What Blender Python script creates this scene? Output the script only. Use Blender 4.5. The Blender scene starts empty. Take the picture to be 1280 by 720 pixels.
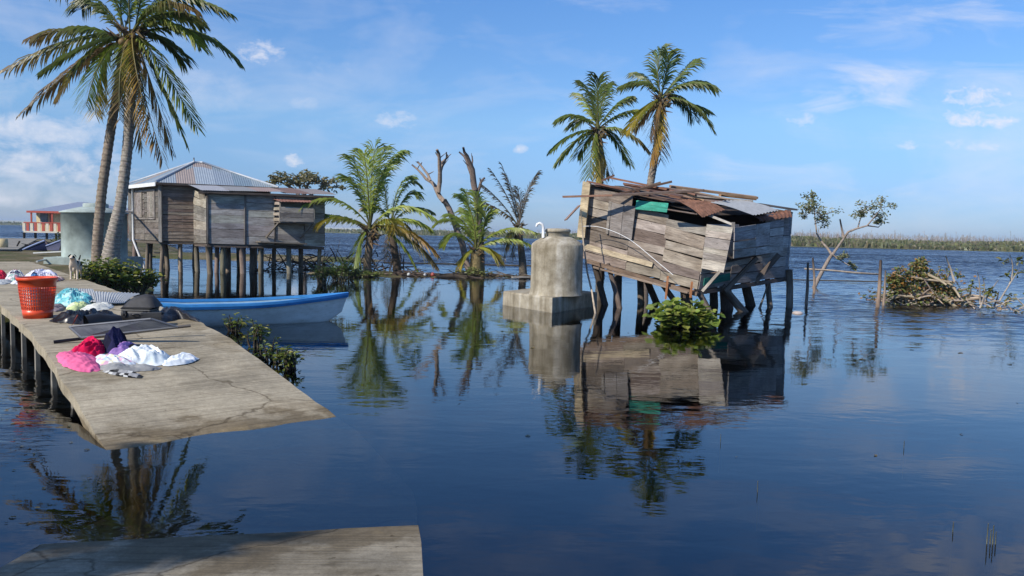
import bpy, math, random
from mathutils import Vector as V, Matrix, noise
import numpy as np

sc = bpy.context.scene
COL = sc.collection
rnd = random.Random(7)
PI = math.pi
R = math.radians
ALL = []

# ------------------------------------------------------------------ camera
CAMZ = 1.9
HAZE = .0003
FPX = 960.0
cam_d = bpy.data.cameras.new('camera')
cam_d.sensor_width = 36.0
cam_d.lens = 36.0 * FPX / 1280.0
cam_d.clip_end = 6000
cam_d.clip_start = 0.05
cam = bpy.data.objects.new('camera', cam_d)
COL.objects.link(cam)
CM = Matrix.Rotation(R(90 - 4.08), 3, 'X') @ Matrix.Rotation(R(1.25), 3, 'Z')
cam.matrix_world = Matrix.Translation((0, 0, CAMZ)) @ CM.to_4x4()
sc.camera = cam


def ray(px, py):
    return CM @ V(((px - 640) / FPX, (360 - py) / FPX, -1.0))


def P(px, py, Y):
    d = ray(px, py)
    return V((0, 0, CAMZ)) + d * (Y / d.y)


def G(px, py, z=0.0):
    d = ray(px, py)
    return V((0, 0, CAMZ)) + d * ((z - CAMZ) / d.z)


def onplane(px, py, p0, n):
    d = ray(px, py)
    o = V((0, 0, CAMZ))
    return o + d * ((p0 - o).dot(n) / d.dot(n))


# ------------------------------------------------------------------ materials
def new_mat(name):
    m = bpy.data.materials.new(name)
    m.use_nodes = True
    nt = m.node_tree
    b = nt.nodes['Principled BSDF']
    return m, nt, b


def N(nt, t, **kw):
    n = nt.nodes.new(t)
    for k, v in kw.items():
        setattr(n, k, v)
    return n


def ramp(nt, src, stops):
    r = N(nt, 'ShaderNodeValToRGB')
    e = r.color_ramp.elements
    while len(e) < len(stops):
        e.new(0.5)
    for i, (p, c) in enumerate(stops):
        e[i].position = p
        e[i].color = (*c, 1) if len(c) == 3 else c
    nt.links.new(src, r.inputs[0])
    return r.outputs[0]


def mul(nt, a, b, fac=1.0, mode='MULTIPLY'):
    m = N(nt, 'ShaderNodeMix', data_type='RGBA', blend_type=mode)
    m.inputs[0].default_value = fac
    nt.links.new(a, m.inputs[6])
    if isinstance(b, tuple):
        m.inputs[7].default_value = (*b, 1)
    else:
        nt.links.new(b, m.inputs[7])
    return m.outputs[2]


def tex_noise(nt, vec, scale, detail=4, rough=0.55, dist=0.0):
    t = N(nt, 'ShaderNodeTexNoise')
    t.inputs['Scale'].default_value = scale
    t.inputs['Detail'].default_value = detail
    t.inputs['Roughness'].default_value = rough
    t.inputs['Distortion'].default_value = dist
    if vec is not None:
        nt.links.new(vec, t.inputs['Vector'])
    return t.outputs['Fac']


def mapping(nt, kind, scale=(1, 1, 1), rot=(0, 0, 0)):
    tc = N(nt, 'ShaderNodeTexCoord')
    mp = N(nt, 'ShaderNodeMapping')
    mp.inputs['Scale'].default_value = scale
    mp.inputs['Rotation'].default_value = rot
    nt.links.new(tc.outputs[kind], mp.inputs['Vector'])
    return mp.outputs[0]


def world_pos(nt, scale=(1, 1, 1), rot=(0, 0, 0)):
    g = N(nt, 'ShaderNodeNewGeometry')
    mp = N(nt, 'ShaderNodeMapping')
    mp.inputs['Scale'].default_value = scale
    mp.inputs['Rotation'].default_value = rot
    nt.links.new(g.outputs['Position'], mp.inputs['Vector'])
    return mp.outputs[0]


def add_bump(nt, b, h, strength=0.3, dist=0.02):
    bp = N(nt, 'ShaderNodeBump')
    bp.inputs['Strength'].default_value = strength
    bp.inputs['Distance'].default_value = dist
    nt.links.new(h, bp.inputs['Height'])
    nt.links.new(bp.outputs[0], b.inputs['Normal'])


def tint_out(nt):
    a = N(nt, 'ShaderNodeAttribute')
    a.attribute_name = 'tint'
    return a.outputs['Color']


def m_wood(name, rough=0.85, spec=0.2):
    """weathered board: grain along U, tint attribute is the board's own colour"""
    m, nt, b = new_mat(name)
    uv = mapping(nt, 'UV', (1.3, 16, 1))
    g = tex_noise(nt, uv, 2.2, 6, 0.65, 0.6)
    c1 = ramp(nt, g, [(0.25, (0.45, 0.43, 0.42)), (0.5, (0.95, 0.94, 0.93)), (0.75, (1.45, 1.42, 1.38))])
    uv2 = mapping(nt, 'UV', (0.9, 2.2, 1))
    g2 = tex_noise(nt, uv2, 1.7, 4, 0.6)
    c2 = ramp(nt, g2, [(0.3, (0.6, 0.56, 0.53)), (0.6, (1.1, 1.1, 1.1)), (0.8, (1.35, 1.34, 1.3))])
    c = mul(nt, tint_out(nt), c1)
    c = mul(nt, c, c2)
    # remnants of lime paint
    g4 = tex_noise(nt, mapping(nt, 'UV', (1.6, 7, 1)), 1.3, 6, 0.7)
    mp_ = N(nt, 'ShaderNodeMix', data_type='RGBA')
    nt.links.new(ramp(nt, g4, [(0.62, (0, 0, 0)), (0.72, (.55, .55, .55))]), mp_.inputs[0])
    nt.links.new(c, mp_.inputs[6])
    mp_.inputs[7].default_value = (.42, .40, .37, 1)
    c = mp_.outputs[2]
    # dark nail / rot specks
    g3 = tex_noise(nt, mapping(nt, 'UV', (6, 18, 1)), 2.0, 2, 0.5)
    c3 = ramp(nt, g3, [(0.27, (0.35, 0.33, 0.32)), (0.36, (1, 1, 1))])
    c = mul(nt, c, c3)
    nt.links.new(c, b.inputs['Base Color'])
    b.inputs['Roughness'].default_value = rough
    b.inputs['Specular IOR Level'].default_value = spec
    add_bump(nt, b, g, 0.5, 0.01)
    return m


def m_flat(name, col, rough=0.6, nscale=6.0, amt=0.35, bump=0.15, metal=0.0, spec=0.4, coord='Object'):
    m, nt, b = new_mat(name)
    v = mapping(nt, coord)
    g = tex_noise(nt, v, nscale, 6, 0.6)
    lo = tuple(x * (1 - amt) for x in col)
    hi = tuple(min(1, x * (1 + amt)) for x in col)
    c = ramp(nt, g, [(0.3, lo), (0.7, hi)])
    nt.links.new(c, b.inputs['Base Color'])
    b.inputs['Roughness'].default_value = rough
    b.inputs['Metallic'].default_value = metal
    b.inputs['Specular IOR Level'].default_value = spec
    if bump:
        add_bump(nt, b, g, bump, 0.01)
    return m


def m_tint(name, rough=0.7, nscale=8.0, amt=0.3, bump=0.2, spec=0.3, metal=0.0):
    m, nt, b = new_mat(name)
    g = tex_noise(nt, mapping(nt, 'Object'), nscale, 5, 0.6)
    c1 = ramp(nt, g, [(0.3, (1 - amt,) * 3), (0.7, (1 + amt,) * 3)])
    nt.links.new(mul(nt, tint_out(nt), c1), b.inputs['Base Color'])
    b.inputs['Roughness'].default_value = rough
    b.inputs['Specular IOR Level'].default_value = spec
    b.inputs['Metallic'].default_value = metal
    if bump:
        add_bump(nt, b, g, bump, 0.01)
    return m


def m_leaf(name, trans=0.35, rough=0.45):
    m, nt, b = new_mat(name)
    g = tex_noise(nt, mapping(nt, 'Object'), 3.0, 3)
    c = mul(nt, tint_out(nt), ramp(nt, g, [(0.3, (0.75, 0.75, 0.75)), (0.7, (1.25, 1.25, 1.2))]))
    nt.links.new(c, b.inputs['Base Color'])
    b.inputs['Roughness'].default_value = rough
    b.inputs['Specular IOR Level'].default_value = 0.4
    tr = N(nt, 'ShaderNodeBsdfTranslucent')
    nt.links.new(mul(nt, c, (1.25, 1.3, 0.7)), tr.inputs['Color'])
    mx = N(nt, 'ShaderNodeMixShader')
    mx.inputs[0].default_value = trans
    nt.links.new(b.outputs[0], mx.inputs[1])
    nt.links.new(tr.outputs[0], mx.inputs[2])
    nt.links.new(mx.outputs[0], nt.nodes['Material Output'].inputs['Surface'])
    return m


def m_concrete(name, base, groove=None):
    m, nt, b = new_mat(name)
    wp = world_pos(nt)
    g = tex_noise(nt, wp, 1.1, 6, 0.65)
    g2 = tex_noise(nt, wp, 14, 5, 0.7)
    g3 = tex_noise(nt, wp, 70, 3, 0.7)
    c = ramp(nt, g, [(0.28, tuple(x * 0.62 for x in base)), (0.5, base), (0.72, tuple(x * 1.25 for x in base))])
    c = mul(nt, c, ramp(nt, g2, [(0.3, (0.8, 0.79, 0.77)), (0.7, (1.15, 1.15, 1.15))]))
    c = mul(nt, c, ramp(nt, g3, [(0.3, (0.82, 0.82, 0.82)), (0.7, (1.15, 1.15, 1.15))]))
    h = g3
    if groove:
        # broom grooves running across the path, pour joints and hairline cracks
        ang, = groove
        gv = world_pos(nt, (1, 1, 1), (0, 0, ang))
        mp = N(nt, 'ShaderNodeMapping')
        mp.inputs['Scale'].default_value = (26.0, .8, 1)
        nt.links.new(gv, mp.inputs['Vector'])
        gr = tex_noise(nt, mp.outputs[0], 1.0, 2, 0.5, .4)
        c = mul(nt, c, ramp(nt, gr, [(0.36, (0.8, 0.79, 0.77)), (0.5, (1, 1, 1)), (0.66, (1.06, 1.06, 1.05))]))
        h = gr
        wv = N(nt, 'ShaderNodeVectorMath', operation='ADD')
        nt.links.new(wp, wv.inputs[0])
        wn_ = N(nt, 'ShaderNodeTexNoise')
        wn_.inputs['Scale'].default_value = 2.0
        wn_.inputs['Detail'].default_value = 5
        nt.links.new(wp, wn_.inputs['Vector'])
        ws = N(nt, 'ShaderNodeVectorMath', operation='SCALE')
        nt.links.new(wn_.outputs['Color'], ws.inputs[0])
        ws.inputs['Scale'].default_value = .6
        nt.links.new(ws.outputs[0], wv.inputs[1])
        vo = N(nt, 'ShaderNodeTexVoronoi')
        vo.feature = 'DISTANCE_TO_EDGE'
        vo.inputs['Scale'].default_value = .55
        nt.links.new(wv.outputs[0], vo.inputs['Vector'])
        c = mul(nt, c, ramp(nt, vo.outputs['Distance'], [(0.0, (0.45, 0.42, 0.38)), (0.006, (0.75, .74, .72)), (0.012, (1, 1, 1))]))
        gs = tex_noise(nt, wp, .9, 4, .6)
        c = mul(nt, c, ramp(nt, gs, [(0.36, (0.72, 0.69, 0.63)), (0.46, (1, 1, 1))]))
        pit = tex_noise(nt, wp, 9, 3, .6)
        c = mul(nt, c, ramp(nt, pit, [(0.26, (0.5, 0.47, 0.42)), (0.31, (1, 1, 1))]))
        # wet mud-stained foot of the ramp near the water
        sx = N(nt, 'ShaderNodeSeparateXYZ')
        nt.links.new(world_pos(nt), sx.inputs[0])
        gm = tex_noise(nt, wp, 2.3, 5, 0.6)
        ad = N(nt, 'ShaderNodeMath', operation='MULTIPLY_ADD')
        nt.links.new(gm, ad.inputs[0])
        ad.inputs[1].default_value = 0.22
        nt.links.new(sx.outputs[2], ad.inputs[2])
        c = mul(nt, c, ramp(nt, ad.outputs[0], [(0.07, (0.8, 0.7, 0.52)), (0.105, (0.5, 0.45, 0.38)), (0.145, (0.52, 0.48, 0.42)), (0.165, (0.85, 0.83, 0.8)), (0.2, (1, 1, 1))]))
    nt.links.new(c, b.inputs['Base Color'])
    b.inputs['Roughness'].default_value = 0.9
    b.inputs['Specular IOR Level'].default_value = 0.25
    add_bump(nt, b, h, 0.6 if groove else 0.35, 0.012)
    return m


def m_zinc(name, base, rust):
    m, nt, b = new_mat(name)
    g = tex_noise(nt, mapping(nt, 'Object'), 1.3, 5, 0.6)
    g2 = tex_noise(nt, mapping(nt, 'Object'), 9, 4, 0.6)
    c = mul(nt, tint_out(nt), ramp(nt, g2, [(0.3, (0.85,) * 3), (0.7, (1.1,) * 3)]))
    rr = ramp(nt, g, [(rust, (0, 0, 0)), (min(0.99, rust + 0.12), (1, 1, 1))])
    mx = N(nt, 'ShaderNodeMix', data_type='RGBA')
    nt.links.new(rr, mx.inputs[0])
    nt.links.new(c, mx.inputs[6])
    mx.inputs[7].default_value = (0.2, 0.09, 0.05, 1)
    nt.links.new(mx.outputs[2], b.inputs['Base Color'])
    b.inputs['Roughness'].default_value = 0.5
    b.inputs['Metallic'].default_value = 0.15
    b.inputs['Specular IOR Level'].default_value = 0.4
    return m


M = {}
M['wood'] = m_wood('weathered_wood')
M['log'] = m_wood('post_wood', 0.9)
M['leaf'] = m_leaf('leaf')
M['frond'] = m_leaf('frond', 0.42, 0.4)
M['bark'] = m_tint('bark', 0.9, 14, 0.4, 0.6)
M['twig'] = m_tint('twig', 0.9, 9, 0.3, 0.3)
def m_worn(name):
    m, nt, b = new_mat(name)
    g = tex_noise(nt, mapping(nt, 'Object', (1, 1, 3)), 2.2, 6, .65)
    g2 = tex_noise(nt, mapping(nt, 'Object', (1.2, 1.2, 9)), 6, 5, .7)
    c = mul(nt, tint_out(nt), ramp(nt, g, [(0.3, (0.74, 0.72, 0.68)), (0.6, (1.03,) * 3)]))
    c = mul(nt, c, ramp(nt, g2, [(0.3, (0.7, 0.67, 0.6)), (0.42, (1,) * 3)]))
    nt.links.new(c, b.inputs['Base Color'])
    b.inputs['Roughness'].default_value = .5
    b.inputs['Specular IOR Level'].default_value = .35
    return m


M['boatpaint'] = m_worn('boat_paint')
M['tint'] = m_tint('painted', 0.6, 6, 0.12, 0.08)
M['cloth'] = m_tint('cloth', 0.95, 30, 0.1, 0.12, 0.05)
M['plastic'] = m_tint('plastic', 0.35, 4, 0.08, 0.0, 0.5)
M['zinc'] = m_zinc('zinc', (0.5, 0.52, 0.55), 0.66)
M['zinc_clean'] = m_zinc('zinc_clean', (0.5, 0.52, 0.55), 0.9)
M['rust'] = m_tint('rusty_sheet', 0.8, 7, 0.45, 0.3)
M['pvc'] = m_flat('pvc', (0.75, 0.75, 0.73), 0.4, 5, 0.08, 0)
M['black'] = m_flat('black_plastic', (0.012, 0.012, 0.014), 0.38, 5, 0.3, 0.1)

d_dir = V((-0.63, 0.777, 0)).normalized()
n_dir = V((0.777, 0.63, 0)).normalized()
M['deck'] = m_concrete('deck_concrete', (0.365, 0.315, 0.225), groove=(-math.atan2(d_dir.y, d_dir.x),))
M['slab'] = m_concrete('slab_concrete', (0.28, 0.245, 0.18), groove=(-PI / 2,))
M['conc'] = m_concrete('rough_concrete', (0.25, 0.23, 0.19))


# ------------------------------------------------------------------ mesh builder
class MB:
    def __init__(s):
        s.v, s.f, s.t, s.uv, s.m, s.sm = [], [], [], [], [], []
        s.tint = (0.5, 0.5, 0.5)
        s.mi = 0
        s.smooth = False

    def face(s, idx, uv=None, tint=None):
        s.f.append(tuple(idx))
        s.t.append(tint or s.tint)
        s.uv.append(uv or [(0, 0)] * len(idx))
        s.m.append(s.mi)
        s.sm.append(s.smooth)

    def poly(s, pts, uv=None, tint=None):
        b = len(s.v)
        s.v.extend(tuple(p) for p in pts)
        s.face(range(b, b + len(pts)), uv, tint)

    def hexa(s, q, t, tint=None, u0=None):
        """board: q = 4 points (bottom-left, bottom-right, top-right, top-left), extruded by vector t"""
        q = [V(p) for p in q]
        t = V(t)
        if (q[1] - q[0]).cross(q[3] - q[0]).dot(t) < 0:
            q = [q[1], q[0], q[3], q[2]]
        L = max((q[1] - q[0]).length, 1e-4)
        W = max((q[3] - q[0]).length, 1e-4)
        if u0 is None:
            u0 = (rnd.random() * 40, rnd.random() * 40)
        a, c = u0
        b = len(s.v)
        s.v.extend(tuple(p) for p in q)
        s.v.extend(tuple(p + t) for p in q)
        main = [(a, c), (a + L, c), (a + L, c + W), (a, c + W)]
        T = t.length
        ed = [(a, c), (a + L, c), (a + L, c + T), (a, c + T)]
        ed2 = [(a, c), (a + T, c), (a + T, c + W), (a, c + W)]
        s.face((b + 4, b + 5, b + 6, b + 7), main, tint)
        s.face((b + 3, b + 2, b + 1, b + 0), [main[3], main[2], main[1], main[0]], tint)
        s.face((b + 0, b + 1, b + 5, b + 4), ed, tint)
        s.face((b + 2, b + 3, b + 7, b + 6), ed, tint)
        s.face((b + 1, b + 2, b + 6, b + 5), ed2, tint)
        s.face((b + 3, b + 0, b + 4, b + 7), ed2, tint)

    def bar(s, p0, p1, w, h, tint=None, up=V((0, 0, 1)), roll=0.0):
        p0, p1 = V(p0), V(p1)
        d = (p1 - p0).normalized()
        up = V(up)
        sd = d.cross(up)
        if sd.length < 1e-3:
            sd = d.cross(V((0, 1, 0)))
        sd.normalize()
        u = sd.cross(d).normalized()
        if roll:
            mr = Matrix.Rotation(roll, 3, d)
            sd, u = mr @ sd, mr @ u
        a = sd * w / 2
        b = u * h / 2
        s.hexa([p0 - a - b, p1 - a - b, p1 - a + b, p0 - a + b], a * 2, tint)

    def box(s, c, size, rz=0.0, tint=None):
        c = V(c)
        m = Matrix.Rotation(rz, 3, 'Z')
        x, y, z = m @ V((size[0] / 2, 0, 0)), m @ V((0, size[1], 0)), V((0, 0, size[2] / 2))
        o = c - y / 2
        s.hexa([o - x - z, o + x - z, o + x + z, o - x + z], y, tint)

    def tube(s, pts, radii, n=8, tint=None, cap=True, smooth=True):
        pts = [V(p) for p in pts]
        if not hasattr(radii, '__len__'):
            radii = [radii] * len(pts)
        b = len(s.v)
        u0, c0 = rnd.random() * 40, rnd.random() * 40
        L = 0
        ref = V((0.31, 0.17, 0.93))
        us = []
        for i, p in enumerate(pts):
            d = (pts[min(i + 1, len(pts) - 1)] - pts[max(i - 1, 0)])
            if d.length < 1e-6:
                d = V((0, 0, 1))
            d.normalize()
            if abs(d.dot(ref)) > 0.97:
                ref = V((1, 0, 0.1))
            x = d.cross(ref).normalized()
            y = d.cross(x)
            if i:
                L += (p - pts[i - 1]).length
            us.append(u0 + L)
            for k in range(n):
                a = 2 * PI * k / n
                s.v.append(tuple(p + (x * math.cos(a) + y * math.sin(a)) * radii[i]))
        old = s.smooth
        s.smooth = smooth
        for i in range(len(pts) - 1):
            for k in range(n):
                k2 = (k + 1) % n
                w0 = c0 + k * 2 * PI * radii[0] / n
                w1 = c0 + (k + 1) * 2 * PI * radii[0] / n
                s.face((b + i * n + k, b + i * n + k2, b + (i + 1) * n + k2, b + (i + 1) * n + k),
                       [(us[i], w0), (us[i], w1), (us[i + 1], w1), (us[i + 1], w0)], tint)
        s.smooth = False
        if cap:
            s.face(tuple(b + k for k in range(n)), None, tint)
            e = b + (len(pts) - 1) * n
            s.face(tuple(e + n - 1 - k for k in range(n)), None, tint)
        s.smooth = old

    def lathe(s, c, prof, n=32, tint=None, smooth=True):
        c = V(c)
        b = len(s.v)
        for r, z in prof:
            for k in range(n):
                a = 2 * PI * k / n
                s.v.append((c.x + r * math.cos(a), c.y + r * math.sin(a), c.z + z))
        old = s.smooth
        s.smooth = smooth
        for i in range(len(prof) - 1):
            for k in range(n):
                k2 = (k + 1) % n
                s.face((b + i * n + k, b + i * n + k2, b + (i + 1) * n + k2, b + (i + 1) * n + k), None, tint)
        s.smooth = old

    def grid(s, pts, nu, nv, tint=None, smooth=True, tints=None):
        """pts[v][u]"""
        b = len(s.v)
        for row in pts:
            s.v.extend(tuple(p) for p in row)
        old = s.smooth
        s.smooth = smooth
        for j in range(nv - 1):
            for i in range(nu - 1):
                a = b + j * nu + i
                s.face((a, a + 1, a + nu + 1, a + nu), [(i * .1, j * .1), (i * .1 + .1, j * .1), (i * .1 + .1, j * .1 + .1), (i * .1, j * .1 + .1)],
                       tints(i, j) if tints else tint)
        s.smooth = old

    def leaf(s, p, d, nrm, L, W, tint=None, fold=0.25):
        d = V(d).normalized()
        sd = d.cross(V(nrm))
        if sd.length < 1e-4:
            sd = d.cross(V((1, 0.3, 0.2)))
        sd.normalize()
        up = sd.cross(d)
        p = V(p)
        w = sd * W / 2
        u = up * W * fold
        b = len(s.v)
        m1, m2 = p + d * L * .3, p + d * L * .72
        tip = p + d * L - up * L * .08
        for q in (p, m1 + w * .95 + u, m2 + w * .8 + u * .8, tip, m2 - w * .8 + u * .8, m1 - w * .95 + u):
            s.v.append(tuple(q))
        s.face((b, b + 1, b + 2, b + 3), None, tint)
        s.face((b, b + 3, b + 4, b + 5), None, tint)

    def build(s, name, mats, parent=None, origin=None):
        me = bpy.data.meshes.new(name)
        if origin is None:
            if parent is not None and parent.type == 'EMPTY':
                origin = parent.location
            elif s.v:
                xs = [q[0] for q in s.v]
                ys = [q[1] for q in s.v]
                zs = [q[2] for q in s.v]
                origin = V(((min(xs) + max(xs)) / 2, (min(ys) + max(ys)) / 2, min(zs)))
        o = V(origin)
        me.from_pydata([(q[0] - o.x, q[1] - o.y, q[2] - o.z) for q in s.v], [], s.f)
        if not isinstance(mats, (list, tuple)):
            mats = [mats]
        for m in mats:
            me.materials.append(m)
        n = len(me.polygons)
        if n:
            me.polygons.foreach_set('material_index', s.m)
            me.polygons.foreach_set('use_smooth', s.sm)
            at = me.attributes.new('tint', 'FLOAT_COLOR', 'FACE')
            at.data.foreach_set('color', [x for t in s.t for x in (t[0], t[1], t[2], 1.0)])
            ul = me.uv_layers.new(name='UVMap')
            ul.data.foreach_set('uv', [x for f in s.uv for q in f for x in q])
        me.update()
        ob = bpy.data.objects.new(name, me)
        COL.objects.link(ob)
        ob.location = o
        if parent is not None:
            ob.parent = parent
            ob.location = o - world_loc(parent)
        return ob


def world_loc(o):
    l = V(o.location)
    while o.parent is not None:
        o = o.parent
        l = l + V(o.location)
    return l


def tag(o, label=None, cat=None, group=None, kind=None):
    if label:
        o['label'] = label
    if cat:
        o['category'] = cat
    if group:
        o['group'] = group
    if kind:
        o['kind'] = kind
    return o


def thing(name, loc, label, cat, group=None):
    o = bpy.data.objects.new(name, None)
    o.empty_display_size = 0.2
    COL.objects.link(o)
    o.location = V(loc)
    return tag(o, label, cat, group)


def jit(c, a=0.12, r=rnd):
    k = 1 + r.uniform(-a, a)
    return tuple(max(0.002, x * k * (1 + r.uniform(-a, a) * .25)) for x in c)


def bez(p0, p1, p2, n):
    return [p0 * (1 - t) ** 2 + p1 * 2 * t * (1 - t) + p2 * t * t for t in [i / (n - 1) for i in range(n)]]


def bilin(A, B, C, D, u, v):
    return (A * (1 - u) + B * u) * (1 - v) + (D * (1 - u) + C * u) * v


def plank_wall(mb, A, B, C, D, cols, rows, cf, thick=0.025, nrm=None, gap=0.06, miss=None, seed=1, jitter=0.004, lap=0.0, ragged=0.0):
    """horizontal boards on the quad A(bl) B(br) C(tr) D(tl); cols = list of u seams, rows per column"""
    r = random.Random(seed)
    A, B, C, D = V(A), V(B), V(C), V(D)
    if nrm is None:
        nrm = (B - A).cross(D - A).normalized()
    for ci in range(len(cols) - 1):
        u0, u1 = cols[ci], cols[ci + 1]
        nr = rows[ci] if hasattr(rows, '__len__') else rows
        ed = [0.0]
        for k in range(nr):
            ed.append(ed[-1] + r.uniform(0.7, 1.3))
        ed = [e / ed[-1] for e in ed]
        for k in range(nr):
            v0, v1 = ed[k], ed[k + 1]
            if miss and miss(ci, k, (u0 + u1) / 2, (v0 + v1) / 2):
                continue
            g = (v1 - v0) * gap * r.uniform(0.1, 1)
            j = r.uniform(-.006, .006)
            ua, ub = u0 + r.uniform(-ragged, .004), u1 - r.uniform(-ragged, .004)
            if ragged:
                j *= 2.2
            q = [bilin(A, B, C, D, ua, v0 + j), bilin(A, B, C, D, ub, v0 - j),
                 bilin(A, B, C, D, ub, v1 - g - j), bilin(A, B, C, D, ua, v1 - g + j)]
            off = nrm * (r.uniform(0, jitter * 2))
            if lap:
                q[0] += nrm * lap
                q[1] += nrm * lap
            mb.hexa([x + off for x in q], nrm * thick, cf(r, ci, k))


# ------------------------------------------------------------------ the setting: lake bed, banks, water
mud = m_flat('mud', (0.05, 0.038, 0.022), 0.9, 0.6, 0.4, 0.2)


def m_ground():
    m, nt, b = new_mat('bank_soil')
    wp = world_pos(nt)
    g = tex_noise(nt, wp, 0.35, 5, 0.6)
    g2 = tex_noise(nt, wp, 6, 5, 0.7)
    c = ramp(nt, g, [(0.36, (0.07, 0.085, 0.03)), (0.5, (0.12, 0.1, 0.05)), (0.62, (0.2, 0.165, 0.105))])
    c = mul(nt, c, ramp(nt, g2, [(0.3, (0.6,) * 3), (0.7, (1.25,) * 3)]))
    nt.links.new(c, b.inputs['Base Color'])
    b.inputs['Roughness'].default_value = 0.95
    b.inputs['Specular IOR Level'].default_value = 0.1
    add_bump(nt, b, g2, 0.6, 0.05)
    return m


M['soil'] = m_ground()
mb = MB()
mb.poly([(-5000, -400, -1.1), (5000, -400, -1.1), (5000, 6000, -1.1), (-5000, 6000, -1.1)])
tag(mb.build('ground', mud), kind='structure')


def sdist(p, poly):
    """signed distance to polygon, positive inside"""
    x, y = p
    ins = False
    best = 1e9
    n = len(poly)
    for i in range(n):
        x1, y1 = poly[i]
        x2, y2 = poly[(i + 1) % n]
        if (y1 > y) != (y2 > y) and x < (x2 - x1) * (y - y1) / (y2 - y1) + x1:
            ins = not ins
        dx, dy = x2 - x1, y2 - y1
        t = max(0, min(1, ((x - x1) * dx + (y - y1) * dy) / (dx * dx + dy * dy)))
        best = min(best, math.hypot(x - x1 - t * dx, y - y1 - t * dy))
    return best if ins else -best


def bank(name, poly, step, top, rise, mat, seed=0, ext=3.0, lump=0.06):
    xs = [p[0] for p in poly]
    ys = [p[1] for p in poly]
    nx = int((max(xs) - min(xs) + 2 * ext) / step) + 1
    ny = int((max(ys) - min(ys) + 2 * ext) / step) + 1
    pts = []
    for j in range(ny):
        row = []
        for i in range(nx):
            x, y = min(xs) - ext + i * step, min(ys) - ext + j * step
            d = sdist((x, y), poly) + noise.noise((x * .5 + seed, y * .5, 0)) * .7
            z = top * min(1, d / rise) if d > 0 else max(-1.05, d * 0.35)
            z += noise.noise((x * 1.3, y * 1.3, seed)) * lump * (1 if d > 0 else .4)
            row.append((x, y, z))
        pts.append(row)
    mb = MB()
    mb.grid(pts, nx, ny)
    return tag(mb.build(name, mat), kind='structure')


BANK = [(-7.4, 16.2), (-8.4, 18.5), (-10.4, 22), (-13.5, 27), (-16.2, 31), (-19, 36), (-22, 46), (-25, 58), (-31, 70), (-80, 74), (-80, 24), (-17, 18.6), (-11.2, 14.4)]
bank('left_bank', BANK, 0.55, 0.46, 1.6, M['soil'], 3)
bank('palm_bank', [(-8.6, 31.6), (-5, 31.2), (-1, 32.2), (1.9, 32.4), (2, 33.4), (-2, 33.9), (-8, 35)], 0.2, 0.035, 0.6, M['soil'], 9, 2, 0.13)
bank('back_bank', [(-25, 45), (-15, 43.5), (-8, 46), (-8, 48), (-16, 50), (-26, 52)], 0.5, 0.22, 1.0, M['soil'], 5, 3)


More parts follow.
